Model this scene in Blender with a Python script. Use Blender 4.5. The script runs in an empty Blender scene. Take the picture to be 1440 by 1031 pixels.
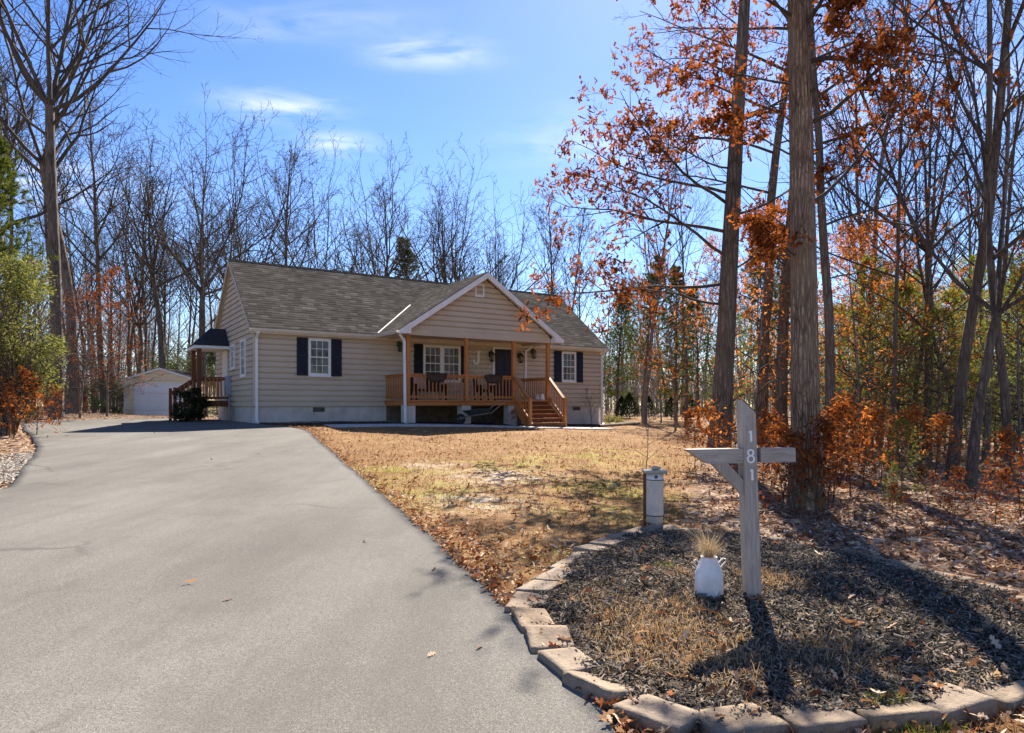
import bpy, math, random
import numpy as np
from math import radians, sin, cos, pi, sqrt, atan2, exp
from mathutils import Vector, Matrix

random.seed(7)
C = bpy.context.scene.collection
SC = bpy.context.scene

# ------------------------------------------------------------------ camera
F, CX, YH, CAMZ = 953.8, 720.0, 570.0, 1.40
cam_d = bpy.data.cameras.new('camera')
cam = bpy.data.objects.new('camera', cam_d)
C.objects.link(cam)
cam.location = (0, 0, CAMZ)
cam.rotation_euler = (radians(90), 0, 0)
cam_d.sensor_width = 36
cam_d.lens = F / 1440 * 36
cam_d.shift_y = (YH - 515.5) / 1440
cam_d.clip_start = 0.05
cam_d.clip_end = 2000
SC.camera = cam

# ------------------------------------------------------------------ house frame
HA = 0.5719
HX, HY = -8.926, 23.52
FT = CAMZ - 0.033          # world height of the foundation top
HU = (cos(HA), sin(HA))
HV = (-sin(HA), cos(HA))


def hw(u, v):
    return (HX + u * HU[0] + v * HV[0], HY + u * HU[1] + v * HV[1])


# ------------------------------------------------------------------ terrain
_cp = [(0, -3, 0.02), (-4, 0, 0.02), (4, 0, 0), (0, 3, 0), (-3, 4, 0), (1.7, 4.7, 0), (3.4, 4.8, 0), (0, 7, 0.05), (3.9, 9.2, 0.0),
       (1.7, 8.1, 0.01), (7.8, 11.5, -0.05), (12, 20, -0.08), (16, 32, -0.05), (30, 30, -0.1), (25, 10, -0.1), (10, 4, -0.05), (40, 60, 0.1),
       hw(0, -0.2) + (0.77,), hw(5, -2) + (0.74,), hw(8, -2.2) + (0.64,), hw(10.2, -3.1) + (0.53,), hw(15.6, -0.3) + (0.47,),
       hw(0, 7.5) + (0.78,), hw(15.6, 7.5) + (0.5,), hw(8, 8) + (0.65,), hw(10, -7) + (0.42,),
       (-6, 10, 0.22), (-8, 16, 0.47), (-3, 14, 0.32), (2, 15, 0.25), (5, 18, 0.22), (6.6, 45, 0.5), (12, 48, 0.5),
       (-14, 22, 0.66), (-19, 28, 0.88), (-21.3, 33, 1.05), (-21.3, 41, 0.6), (-15, 38, 0.66), (-16, 18, 0.6), (-12, 10, 0.3), (-22, 22, 0.9), (-35, 35, 1.1),
       (-30, 55, 0.8), (0, 60, 0.6), (-12, 60, 0.7), (-20, 0, 0.2), (20, -20, 0), (-20, -30, 0), (0, -40, 0), (-80, 60, 1), (80, 60, 0.2), (0, 130, 0.8), (-100, 130, 1.0), (100, 130, .5), (60, -30, 0), (-60, -30, 0.2)]
_cp = np.array(_cp, float)
_c2 = 9.0


def _kern(d2):
    return np.sqrt(d2 + _c2)


_d2 = ((_cp[:, None, :2] - _cp[None, :, :2]) ** 2).sum(-1)
_n = len(_cp)
_A = np.zeros((_n + 1, _n + 1))
_A[:_n, :_n] = _kern(_d2)
_A[:_n, :_n] -= np.eye(_n) * 0.35
_A[:_n, _n] = 1
_A[_n, :_n] = 1
_w = np.linalg.solve(_A, np.concatenate([_cp[:, 2], [0]]))


def gz_np(x, y):
    x = np.asarray(x, float)
    y = np.asarray(y, float)
    sh = x.shape
    q = np.stack([x.ravel(), y.ravel()], -1)
    r = np.hypot(q[:, 0], q[:, 1] - 20)
    k = np.minimum(1, 130 / np.maximum(r, 1e-6))
    q = np.stack([q[:, 0] * k, 20 + (q[:, 1] - 20) * k], -1)
    out = np.empty(len(q))
    for i in range(0, len(q), 20000):
        qq = q[i:i + 20000]
        d2 = ((qq[:, None, :] - _cp[None, :, :2]) ** 2).sum(-1)
        out[i:i + 20000] = _kern(d2) @ _w[:_n] + _w[_n]
    return np.clip(out, -0.4, 1.6).reshape(sh)


def gz(x, y):
    return float(gz_np(np.array([x]), np.array([y]))[0])


def hit(px, py, dz=0.0):
    """where the sight line through a photo pixel meets the ground"""
    dx, dzr = (px - CX) / F, -(py - YH) / F
    ys = np.concatenate([np.arange(1.5, 60, 0.02), np.arange(60, 200, 0.5)])
    zr = CAMZ + dzr * ys
    g = gz_np(dx * ys, ys) + dz
    ix = np.argmax(zr <= g)
    if not (zr <= g).any():
        ix = len(ys) - 1
    y = ys[ix]
    return (dx * y, y, float(g[ix]))


def at(px, d):
    """ground point seen in column px at depth d"""
    x = (px - CX) / F * d
    return (x, d, gz(x, d))


# ------------------------------------------------------------------ object helpers
def empty(name, loc=(0, 0, 0), rz=0):
    o = bpy.data.objects.new(name, None)
    C.objects.link(o)
    o.location = loc
    o.rotation_euler = (0, 0, rz)
    o.empty_display_size = 0.3
    return o


def tag(o, label=None, cat=None, group=None, kind=None):
    if label:
        o['label'] = label
    if cat:
        o['category'] = cat
    if group:
        o['group'] = group
    if kind:
        o['kind'] = kind
    return o


def copy_tree(o, parent=None):
    c = o.copy()
    C.objects.link(c)
    if parent:
        c.parent = parent
    for ch in list(o.children):
        copy_tree(ch, c)
    return c


def link_mesh(name, me, mat=None, parent=None):
    o = bpy.data.objects.new(name, me)
    C.objects.link(o)
    if mat is not None and len(me.materials) == 0:
        me.materials.append(mat)
    if parent:
        o.parent = parent
    return o


def np_mesh(name, V, Fc, smooth=False, rnd=None, attrs=None):
    """V (n,3); Fc a list of (m,k) index arrays"""
    V = np.asarray(V, np.float32)
    if not isinstance(Fc, (list, tuple)):
        Fc = [Fc]
    Fc = [np.asarray(f, np.int32) for f in Fc if len(f)]
    me = bpy.data.meshes.new(name)
    me.vertices.add(len(V))
    me.vertices.foreach_set('co', V.ravel())
    tot = sum(f.size for f in Fc)
    npoly = sum(len(f) for f in Fc)
    me.loops.add(tot)
    me.polygons.add(npoly)
    me.loops.foreach_set('vertex_index', np.concatenate([f.ravel() for f in Fc]))
    lt = np.concatenate([np.full(len(f), f.shape[1], np.int32) for f in Fc])
    ls = np.concatenate([[0], np.cumsum(lt)[:-1]]).astype(np.int32)
    me.polygons.foreach_set('loop_start', ls)
    me.polygons.foreach_set('loop_total', lt)
    if smooth:
        me.polygons.foreach_set('use_smooth', np.ones(npoly, bool))
    A = dict(attrs or {})
    if rnd is not None:
        A['rnd'] = rnd
    for k, v in A.items():
        a = me.attributes.new(k, 'FLOAT', 'POINT')
        a.data.foreach_set('value', np.asarray(v, np.float32))
    me.update(calc_edges=True)
    return me


class MB:
    """collects shapes of ONE mesh"""

    def __init__(s):
        s.v, s.f, s.sm = [], [], []

    def add(s, v, f, smooth=False):
        b = len(s.v)
        s.v += [tuple(p) for p in v]
        s.f += [tuple(i + b for i in q) for q in f]
        s.sm += [smooth] * len(f)
        return s

    def box(s, a, b, M=None, bev=0.0):
        x0, y0, z0 = a
        x1, y1, z1 = b
        if bev <= 0:
            v = [(x0, y0, z0), (x1, y0, z0), (x1, y1, z0), (x0, y1, z0), (x0, y0, z1), (x1, y0, z1), (x1, y1, z1), (x0, y1, z1)]
            f = [(0, 3, 2, 1), (4, 5, 6, 7), (0, 1, 5, 4), (1, 2, 6, 5), (2, 3, 7, 6), (3, 0, 4, 7)]
        else:
            v, f, idx = [], [], {}
            for ix in (0, 1):
                for iy in (0, 1):
                    for iz in (0, 1):
                        P = [(x0, x1)[ix], (y0, y1)[iy], (z0, z1)[iz]]
                        D = [bev * (1 - 2 * ix), bev * (1 - 2 * iy), bev * (1 - 2 * iz)]
                        for ax in range(3):   # vertex lying on the face normal to ax
                            q = [P[k] + (0 if k == ax else D[k]) for k in range(3)]
                            idx[(ix, iy, iz, ax)] = len(v)
                            v.append(q)
            def g(c, ax):
                return idx[(c[0], c[1], c[2], ax)]
            for ax in range(3):
                o1, o2 = (ax + 1) % 3, (ax + 2) % 3
                for s_ in (0, 1):
                    cs = []
                    for (i, j) in ((0, 0), (1, 0), (1, 1), (0, 1)):
                        c = [0, 0, 0]
                        c[ax], c[o1], c[o2] = s_, i, j
                        cs.append(g(c, ax))
                    f.append(tuple(cs if s_ else cs[::-1]))
            for ax in range(3):             # edges running along ax
                o1, o2 = (ax + 1) % 3, (ax + 2) % 3
                for i in (0, 1):
                    for j in (0, 1):
                        c0, c1 = [0] * 3, [0] * 3
                        c0[o1] = c1[o1] = i
                        c0[o2] = c1[o2] = j
                        c1[ax] = 1
                        q = (g(c0, o1), g(c1, o1), g(c1, o2), g(c0, o2))
                        f.append(q if (i == j) == False else q[::-1])
            for ix in (0, 1):
                for iy in (0, 1):
                    for iz in (0, 1):
                        t = tuple(idx[(ix, iy, iz, k)] for k in range(3))
                        f.append(t if (ix + iy + iz) % 2 else t[::-1])
        if M is not None:
            v = [tuple(M @ Vector(p)) for p in v]
        return s.add(v, f)

    def beam(s, p, q, w, h, up=(0, 0, 1)):
        p, q = Vector(p), Vector(q)
        d = (q - p).normalized()
        side = d.cross(Vector(up)).normalized()
        u = side.cross(d)
        v = []
        for e in (p, q):
            for (i, j) in ((-1, -1), (1, -1), (1, 1), (-1, 1)):
                v.append(tuple(e + side * (i * w / 2) + u * (j * h / 2)))
        return s.add(v, [(0, 1, 2, 3), (7, 6, 5, 4), (0, 4, 5, 1), (1, 5, 6, 2), (2, 6, 7, 3), (3, 7, 4, 0)])

    def prism(s, poly, fn):
        """poly: list of 2-D points; fn(pt, 0|1) -> 3-D"""
        n = len(poly)
        v = [fn(p, 0) for p in poly] + [fn(p, 1) for p in poly]
        f = [tuple(range(n))[::-1], tuple(range(n, 2 * n))]
        f += [(i, (i + 1) % n, n + (i + 1) % n, n + i) for i in range(n)]
        return s.add(v, f)

    def lathe(s, prof, n=24, c=(0, 0, 0), cap=True):
        v, f = [], []
        for (r, z) in prof:
            for i in range(n):
                a = 2 * pi * i / n
                v.append((c[0] + r * cos(a), c[1] + r * sin(a), c[2] + z))
        for k in range(len(prof) - 1):
            for i in range(n):
                j = (i + 1) % n
                f.append((k * n + i, k * n + j, (k + 1) * n + j, (k + 1) * n + i))
        s.add(v, f, True)
        if cap:
            b = len(s.v) - len(v)
            s.f += [tuple(b + i for i in range(n))[::-1], tuple(b + (len(prof) - 1) * n + i for i in range(n))]
            s.sm += [False, False]
        return s

    def tube(s, pts, r, n=8):
        P = np.array(pts, float)
        R = np.full(len(P), r) if np.isscalar(r) else np.array(r)
        V, Fq = tubes(P[None], R[None], n)
        s.add(V.tolist(), Fq.tolist(), True)
        return s

    def build(s, name, mat, parent=None, bevel=0):
        me = bpy.data.meshes.new(name)
        me.from_pydata(s.v, [], s.f)
        me.polygons.foreach_set('use_smooth', s.sm)
        me.update()
        o = link_mesh(name, me, mat, parent)
        return o


def tubes(P, R, n):
    """P (B,k,3), R (B,k) -> verts, quads"""
    B, k, _ = P.shape
    T = np.gradient(P, axis=1)
    T /= np.linalg.norm(T, axis=-1, keepdims=True) + 1e-9
    m = np.abs(T.mean(1))[:, 2] < 0.8
    ref = np.where(m[:, None], np.array([[0, 0, 1.]]), np.array([[1., 0, 0]]))[:, None, :]
    a = np.cross(T, np.broadcast_to(ref, T.shape))
    a /= np.linalg.norm(a, axis=-1, keepdims=True) + 1e-9
    b = np.cross(T, a)
    ang = np.arange(n) * 2 * pi / n
    V = P[:, :, None, :] + R[:, :, None, None] * (np.cos(ang)[None, None, :, None] * a[:, :, None, :] + np.sin(ang)[None, None, :, None] * b[:, :, None, :])
    base = (np.arange(B) * k * n)[:, None, None]
    kk = (np.arange(k - 1) * n)[None, :, None]
    i = np.arange(n)[None, None, :]
    j = (np.arange(n) + 1) % n
    j = j[None, None, :]
    q = np.stack([base + kk + i, base + kk + n + i, base + kk + n + j, base + kk + j], -1).reshape(-1, 4)
    return V.reshape(-1, 3), q


# ------------------------------------------------------------------ materials
class N:
    def __init__(s, name):
        s.m = bpy.data.materials.new(name)
        s.m.use_nodes = True
        s.t = s.m.node_tree
        s.t.nodes.clear()
        s.out = s.n('ShaderNodeOutputMaterial')
        s.p = s.n('ShaderNodeBsdfPrincipled')
        s.l(s.p.outputs[0], s.out.inputs[0])
        s.p.inputs['Specular IOR Level'].default_value = 0.3

    def n(s, typ, **kw):
        x = s.t.nodes.new(typ)
        for k, v in kw.items():
            setattr(x, k, v)
        return x

    def l(s, a, b):
        s.t.links.new(a, b)

    def val(s, inp, v):
        if hasattr(v, 'is_linked') or hasattr(v, 'links'):
            s.l(v, inp)
        else:
            inp.default_value = v

    def coord(s, kind='Object', scale=(1, 1, 1), rot=(0, 0, 0), loc=(0, 0, 0)):
        tc = s.n('ShaderNodeTexCoord')
        mp = s.n('ShaderNodeMapping')
        mp.inputs['Scale'].default_value = scale
        mp.inputs['Rotation'].default_value = rot
        mp.inputs['Location'].default_value = loc
        s.l(tc.outputs[kind], mp.inputs[0])
        return mp.outputs[0]

    def pos(s, scale=(1, 1, 1)):
        g = s.n('ShaderNodeNewGeometry')
        mp = s.n('ShaderNodeMapping')
        mp.inputs['Scale'].default_value = scale
        s.l(g.outputs['Position'], mp.inputs[0])
        return mp.outputs[0]

    def noise(s, vec, scale=5, detail=4, rough=0.55, dist=0):
        x = s.n('ShaderNodeTexNoise')
        x.inputs['Scale'].default_value = scale
        x.inputs['Detail'].default_value = detail
        x.inputs['Roughness'].default_value = rough
        x.inputs['Distortion'].default_value = dist
        s.l(vec, x.inputs['Vector'])
        return x.outputs['Fac']

    def vor(s, vec, scale=5, feature='F1', out='Distance', rnd=1.0):
        x = s.n('ShaderNodeTexVoronoi', feature=feature)
        x.inputs['Scale'].default_value = scale
        x.inputs['Randomness'].default_value = rnd
        s.l(vec, x.inputs['Vector'])
        return x.outputs[out]

    def ramp(s, fac, stops, interp='LINEAR'):
        x = s.n('ShaderNodeValToRGB')
        e = x.color_ramp.elements
        x.color_ramp.interpolation = interp
        while len(e) < len(stops):
            e.new(0.5)
        for el, (p, c) in zip(e, stops):
            el.position = p
            el.color = (c, c, c, 1) if isinstance(c, (int, float)) else (*c, 1)
        s.l(fac, x.inputs[0])
        return x.outputs[0]

    def mix(s, f, a, b, mode='MIX'):
        x = s.n('ShaderNodeMix', data_type='RGBA', blend_type=mode)
        for i, v in ((0, f), (6, a), (7, b)):
            if isinstance(v, tuple):
                x.inputs[i].default_value = (*v, 1) if len(v) == 3 else v
            elif isinstance(v, (int, float)):
                x.inputs[i].default_value = v
            else:
                s.l(v, x.inputs[i])
        return x.outputs[2]

    def math(s, op, a, b=0.5, clamp=False):
        x = s.n('ShaderNodeMath', operation=op)
        x.use_clamp = clamp
        for i, v in enumerate((a, b)):
            if isinstance(v, (int, float)):
                x.inputs[i].default_value = v
            else:
                s.l(v, x.inputs[i])
        return x.outputs[0]

    def attr(s, name):
        x = s.n('ShaderNodeAttribute', attribute_name=name)
        return x.outputs['Fac']

    def oinfo(s):
        return s.n('ShaderNodeObjectInfo').outputs['Random']

    def bump(s, h, strength=0.3, dist=0.02):
        x = s.n('ShaderNodeBump')
        x.inputs['Strength'].default_value = strength
        x.inputs['Distance'].default_value = dist
        s.l(h, x.inputs['Height'])
        s.l(x.outputs[0], s.p.inputs['Normal'])

    def fin(s, col=None, rough=0.7, metal=0, spec=None):
        if col is not None:
            s.val(s.p.inputs['Base Color'], (*col, 1) if isinstance(col, tuple) else col)
        s.val(s.p.inputs['Roughness'], rough)
        s.p.inputs['Metallic'].default_value = metal
        if spec is not None:
            s.p.inputs['Specular IOR Level'].default_value = spec
        return s.m


M = {}


def mat_paint(name, col, var=0.12, rough=0.55, scale=3, bump=0.0, spec=0.3):
    k = N(name)
    v = k.coord()
    n1 = k.noise(v, scale, 6, 0.65)
    d = tuple(max(0, c * (1 - var * 1.6)) for c in col)
    b = tuple(min(1, c * (1 + var)) for c in col)
    if bump:
        k.bump(k.noise(v, scale * 12, 4), bump, 0.01)
    M[name] = k.fin(k.ramp(n1, [(0.3, d), (0.7, b)]), rough, 0, spec)
    return M[name]


def mat_wood(name, cols, scale=1.0, rough=0.65, axis='z', bump=0.25):
    k = N(name)
    sc = {'z': (14, 14, 1.2), 'x': (1.2, 14, 14), 'y': (14, 1.2, 14)}[axis]
    v = k.coord(scale=tuple(a * scale for a in sc))
    g = k.noise(v, 2.2, 8, 0.65, 0.6)
    big = k.noise(k.coord(), 1.5, 3)
    c = k.ramp(g, [(0.28, cols[0]), (0.5, cols[1]), (0.75, cols[2])])
    c = k.mix(k.math('MULTIPLY', k.math('SUBTRACT', 0.62, big, True), 1.3, True), c, tuple(x * 0.62 for x in cols[0]))
    k.bump(g, bump, 0.006)
    M[name] = k.fin(c, rough)
    return M[name]


def mat_leaf(name, cols, trans=0.45, rough=0.6, tcol=None):
    k = N(name)
    r = k.attr('rnd')
    o = k.oinfo()
    f = k.math('FRACT', k.math('ADD', r, k.math('MULTIPLY', o, 0.13)))
    st = [(i / (len(cols) - 1), c) for i, c in enumerate(cols)]
    c = k.ramp(f, st)
    k.fin(c, max(rough, 0.5), 0, 0.0)
    tr = k.n('ShaderNodeBsdfTranslucent')
    mul = k.mix(1.0, c, tcol or (1.0, 0.75, 0.5), 'MULTIPLY')
    br = k.n('ShaderNodeBrightContrast')
    k.l(mul, br.inputs[0])
    k.l(br.outputs[0], tr.inputs[0])
    mx = k.n('ShaderNodeMixShader')
    mx.inputs[0].default_value = trans
    k.l(k.p.outputs[0], mx.inputs[1])
    k.l(tr.outputs[0], mx.inputs[2])
    k.l(mx.outputs[0], k.out.inputs[0])
    M[name] = k.m
    return k.m


def mat_bark(name, dark, mid, light, scale=1.0, bump=0.6, bdist=0.03, moss=None):
    k = N(name)
    v = k.coord(scale=(16 * scale, 16 * scale, 2.4 * scale))
    n1 = k.noise(v, 1.0, 8, 0.7, 1.6)
    wv_ = k.n('ShaderNodeVectorMath', operation='ADD')
    k.l(k.coord(scale=(15 * scale, 15 * scale, 1.5 * scale)), wv_.inputs[0])
    cn_ = k.n('ShaderNodeTexNoise')
    cn_.inputs['Scale'].default_value = 2.2
    cn_.inputs['Detail'].default_value = 5
    k.l(k.coord(), cn_.inputs['Vector'])
    k.l(cn_.outputs['Color'], wv_.inputs[1])
    vr = k.vor(wv_.outputs[0], 1.0, 'DISTANCE_TO_EDGE')
    vx_ = k.vor(k.coord(scale=(11 * scale, 11 * scale, 5 * scale)), 1.0, 'DISTANCE_TO_EDGE')
    vr = k.math('MINIMUM', vr, k.math('ADD', k.math('MULTIPLY', vx_, 2.2), 0.08))
    h = k.math('ADD', k.math('MULTIPLY', n1, 0.7), k.math('MULTIPLY', k.math('MINIMUM', vr, 0.28), 1.6))
    c = k.ramp(h, [(0.3, dark), (0.55, mid), (0.85, light)])
    pat = k.noise(k.coord(), 1.1, 4)
    c = k.mix(k.ramp(pat, [(0.42, 0.0), (0.7, 0.55)]), c, light)
    o = k.oinfo()
    c = k.mix(k.math('MULTIPLY', o, 0.45), c, tuple(x * 0.55 for x in mid))
    if moss:
        z = k.n('ShaderNodeSeparateXYZ')
        tc = k.n('ShaderNodeTexCoord')
        k.l(tc.outputs['Object'], z.inputs[0])
        f = k.math('MULTIPLY', k.math('SUBTRACT', 0.95, z.outputs[2], True), k.ramp(k.noise(k.coord(), 5, 4), [(0.4, 0), (0.6, 0.9)]), True)
        c = k.mix(f, c, moss)
    k.bump(h, bump, bdist)
    M[name] = k.fin(c, 0.9, 0, 0.15)
    return M[name]


# bark
mat_bark('oak_bark', (0.05, 0.032, 0.02), (0.25, 0.165, 0.107), (0.48, 0.35, 0.245), 1.6, 1.0, 0.05, (0.06, 0.065, 0.02))
mat_bark('dark_bark', (0.04, 0.029, 0.021), (0.145, 0.11, 0.084), (0.29, 0.23, 0.18), 1.0, 0.9, 0.04)
mat_bark('grey_bark', (0.075, 0.06, 0.049), (0.18, 0.152, 0.128), (0.32, 0.28, 0.24), 0.9, 0.6, 0.03)
mat_bark('pale_bark', (0.1, 0.09, 0.08), (0.2, 0.185, 0.165), (0.32, 0.3, 0.27), 0.7, 0.5, 0.02)
mat_bark('twig_bark', (0.04, 0.031, 0.025), (0.08, 0.063, 0.051), (0.15, 0.122, 0.1), 0.8, 0.2, 0.01)
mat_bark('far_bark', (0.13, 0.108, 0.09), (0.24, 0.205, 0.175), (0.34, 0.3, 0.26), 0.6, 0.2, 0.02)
# leaves
RUST = [(0.075, 0.022, 0.01), (0.17, 0.05, 0.017), (0.26, 0.09, 0.028), (0.35, 0.14, 0.045), (0.13, 0.042, 0.017), (0.3, 0.1, 0.03), (0.2, 0.075, 0.03)]
mat_leaf('rust_leaf', RUST, 0.5, 0.6, (1.0, 0.78, 0.5))
mat_leaf('orange_leaf', [(0.32, 0.1, 0.025), (0.46, 0.18, 0.05), (0.55, 0.27, 0.1), (0.4, 0.14, 0.035), (0.28, 0.1, 0.04)], 0.55, 0.6, (1.0, 0.8, 0.5))
mat_leaf('litter_leaf', [(0.38, 0.25, 0.16), (0.2, 0.085, 0.04), (0.52, 0.38, 0.26), (0.13, 0.058, 0.03), (0.32, 0.17, 0.09), (0.62, 0.5, 0.38), (0.26, 0.085, 0.032)], 0.12, 0.75, (1, 0.8, 0.6))
mat_leaf('lawn_leaf', [(0.3, 0.155, 0.07), (0.2, 0.065, 0.024), (0.48, 0.33, 0.2), (0.14, 0.045, 0.019), (0.36, 0.21, 0.1), (0.3, 0.08, 0.025), (0.62, 0.5, 0.36), (0.22, 0.1, 0.04)], 0.15, 0.75, (1, 0.8, 0.6))
mat_leaf('holly_leaf', [(0.06, 0.075, 0.025), (0.13, 0.145, 0.05), (0.22, 0.22, 0.085), (0.33, 0.31, 0.15), (0.1, 0.115, 0.04)], 0.4, 0.35, (1, 1, 0.45))
mat_leaf('laurel_leaf', [(0.05, 0.065, 0.028), (0.09, 0.11, 0.045), (0.15, 0.16, 0.08), (0.07, 0.085, 0.035)], 0.25, 0.4, (1, 1, 0.6))
mat_leaf('dark_shrub_leaf', [(0.012, 0.02, 0.01), (0.025, 0.038, 0.017), (0.04, 0.055, 0.025)], 0.2, 0.4, (1, 1, 0.6))
mat_leaf('pine_needle', [(0.045, 0.07, 0.018), (0.08, 0.11, 0.028), (0.13, 0.15, 0.04), (0.17, 0.16, 0.05)], 0.4, 0.5, (1, 1, 0.5))
mat_leaf('sapling_needle', [(0.14, 0.17, 0.04), (0.24, 0.26, 0.07), (0.36, 0.34, 0.11), (0.18, 0.2, 0.055)], 0.55, 0.5, (1, 1, 0.5))
mat_leaf('dry_grass', [(0.22, 0.118, 0.048), (0.34, 0.21, 0.096), (0.16, 0.075, 0.03), (0.44, 0.31, 0.17), (0.26, 0.15, 0.062)], 0.3, 0.8, (1, 0.85, 0.6))
mat_leaf('pale_straw', [(0.4, 0.31, 0.2), (0.55, 0.45, 0.32), (0.33, 0.24, 0.15)], 0.3, 0.8, (1, 0.9, 0.7))
mat_leaf('straw', [(0.4, 0.25, 0.12), (0.56, 0.4, 0.22), (0.3, 0.16, 0.07), (0.62, 0.47, 0.3), (0.44, 0.28, 0.14)], 0.35, 0.8, (1, 0.85, 0.6))
mat_leaf('green_grass', [(0.14, 0.17, 0.035), (0.26, 0.25, 0.06), (0.2, 0.22, 0.05)], 0.3, 0.7, (1, 1, 0.5))
mat_leaf('chip', [(0.035, 0.028, 0.021), (0.09, 0.073, 0.056), (0.24, 0.195, 0.15), (0.045, 0.036, 0.027), (0.38, 0.31, 0.235), (0.07, 0.056, 0.042), (0.14, 0.114, 0.087)], 0.0, 0.85)
mat_leaf('pebble', [(0.4, 0.35, 0.28), (0.5, 0.45, 0.38), (0.3, 0.25, 0.2)], 0.0, 0.8)

# house
k = N('siding')
v = k.coord()
c = k.ramp(k.noise(v, 0.9, 5, 0.6), [(0.3, (0.48, 0.4, 0.305)), (0.7, (0.56, 0.475, 0.365))])
fine = k.noise(k.coord(scale=(2, 2, 26)), 6, 5)
c = k.mix(k.math('MULTIPLY', fine, 0.25), c, (0.3, 0.25, 0.2))
k.bump(k.noise(k.coord(scale=(3, 3, 40)), 5, 4), 0.12, 0.004)
M['siding'] = k.fin(c, 0.62)
k = N('garage_siding')
c = k.ramp(k.noise(k.coord(), 0.9, 5, 0.6), [(0.3, (0.72, 0.6, 0.4)), (0.7, (0.8, 0.68, 0.47))])
M['garage_siding'] = k.fin(c, 0.62)
mat_paint('white_trim', (0.74, 0.73, 0.71), 0.06, 0.45, 2.5)
mat_paint('cream_trim', (0.62, 0.56, 0.47), 0.07, 0.5, 2.5)
mat_paint('soffit', (0.5, 0.42, 0.32), 0.07, 0.6, 3)
mat_paint('shutter', (0.012, 0.013, 0.02), 0.2, 0.5, 5)
mat_paint('door_navy', (0.017, 0.02, 0.042), 0.2, 0.4, 3)
mat_paint('garage_door', (0.8, 0.77, 0.75), 0.05, 0.5, 2)
k = N('parge')
v = k.coord()
c = k.ramp(k.noise(v, 1.4, 7, 0.65), [(0.3, (0.41, 0.375, 0.335)), (0.72, (0.58, 0.54, 0.49))])
g = k.noise(k.coord(scale=(1.2, 1.2, 0.5)), 2.2, 6, 0.7)
c = k.mix(k.ramp(g, [(0.5, 0), (0.75, 0.5)]), c, (0.25, 0.22, 0.19))
k.bump(k.noise(v, 14, 6), 0.35, 0.012)
M['parge'] = k.fin(c, 0.85)
mat_wood('cedar', [(0.3, 0.105, 0.028), (0.47, 0.185, 0.052), (0.6, 0.275, 0.09)], 1.0, 0.55)
mat_wood('cedar_flat', [(0.3, 0.105, 0.028), (0.46, 0.18, 0.051), (0.58, 0.265, 0.088)], 1.0, 0.55, 'x')
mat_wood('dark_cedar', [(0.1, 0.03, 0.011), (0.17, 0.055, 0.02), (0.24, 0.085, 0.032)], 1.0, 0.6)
mat_paint('deck_shade_brown', (0.13, 0.098, 0.074), 0.3, 0.8, 4)  # shade beneath the deck, put into the colour of the added boards
mat_wood('grey_wood', [(0.25, 0.205, 0.17), (0.46, 0.395, 0.335), (0.6, 0.53, 0.465)], 2.2, 0.85, 'z', 0.5)
mat_wood('grey_wood_arm', [(0.25, 0.205, 0.17), (0.46, 0.395, 0.335), (0.6, 0.53, 0.465)], 2.2, 0.85, 'x', 0.5)
k = N('shingle')
tc = k.n('ShaderNodeTexCoord')
sepu = k.n('ShaderNodeSeparateXYZ'); k.l(tc.outputs['UV'], sepu.inputs[0])
vrow = k.math('DIVIDE', k.math('ADD', sepu.outputs[1], k.math('MULTIPLY', k.noise(tc.outputs['UV'], 1.5, 3), 0.03)), 0.165)
row = k.math('FLOOR', vrow)
rowf = k.math('FRACT', vrow)
def wn(a, b):
    cb = k.n('ShaderNodeCombineXYZ'); k.l(a, cb.inputs[0]); k.l(b, cb.inputs[1])
    x = k.n('ShaderNodeTexWhiteNoise', noise_dimensions='2D'); k.l(cb.outputs[0], x.inputs['Vector'])
    return x.outputs['Value']
r0 = wn(row, k.math('MULTIPLY', row, 0.37))
xc = k.math('ADD', k.math('DIVIDE', sepu.outputs[0], 0.27), k.math('MULTIPLY', r0, 9.0))
cell = k.math('FLOOR', xc)
tone = wn(cell, row)
tab = k.math('GREATER_THAN', wn(row, cell), 0.5)
col = k.ramp(tone, [(0.0, (0.078, 0.07, 0.06)), (0.35, (0.118, 0.106, 0.091)), (0.6, (0.094, 0.084, 0.072)), (1.0, (0.16, 0.143, 0.122))])
edge = k.math('LESS_THAN', rowf, k.math('ADD', 0.2, k.math('MULTIPLY', tab, 0.3)))
col = k.mix(k.math('MULTIPLY', edge, 0.62), col, (0.02, 0.018, 0.016))
blotch = k.noise(tc.outputs['UV'], 0.55, 5, 0.6)
grit = k.noise(tc.outputs['UV'], 60, 3)
col = k.mix(k.ramp(blotch, [(0.4, 0.0), (0.75, 0.5)]), col, (0.034, 0.031, 0.026))
col = k.mix(k.math('MULTIPLY', grit, 0.3), col, (0.034, 0.029, 0.025))
hh = k.math('ADD', k.math('SUBTRACT', 1.0, rowf), k.math('MULTIPLY', tab, 0.5))
k.bump(hh, 0.8, 0.02)
M['shingle'] = k.fin(col, 1.0, 0, 0.0)
mat_paint('dark_shingle', (0.035, 0.033, 0.036), 0.25, 0.9, 9, 0.5)
k = N('window_glass')
nz = k.noise(k.coord(scale=(1, 1, 0.6)), 1.7, 3)
k.bump(nz, 0.06, 0.05)
vv = k.noise(k.coord(scale=(3.2, 3.2, 1.1)), 2.4, 6, 0.7)
M['window_glass'] = k.fin(k.ramp(vv, [(0.35, (0.012, 0.013, 0.014)), (0.75, (0.075, 0.078, 0.072))]), 0.06, 0, 0.9)
k = N('lamp_glow')
k.p.inputs['Emission Color'].default_value = (1, 0.75, 0.2, 1)
k.p.inputs['Emission Strength'].default_value = 1.2
M['lamp_glow'] = k.fin((0.8, 0.6, 0.15), 0.5)
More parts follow.
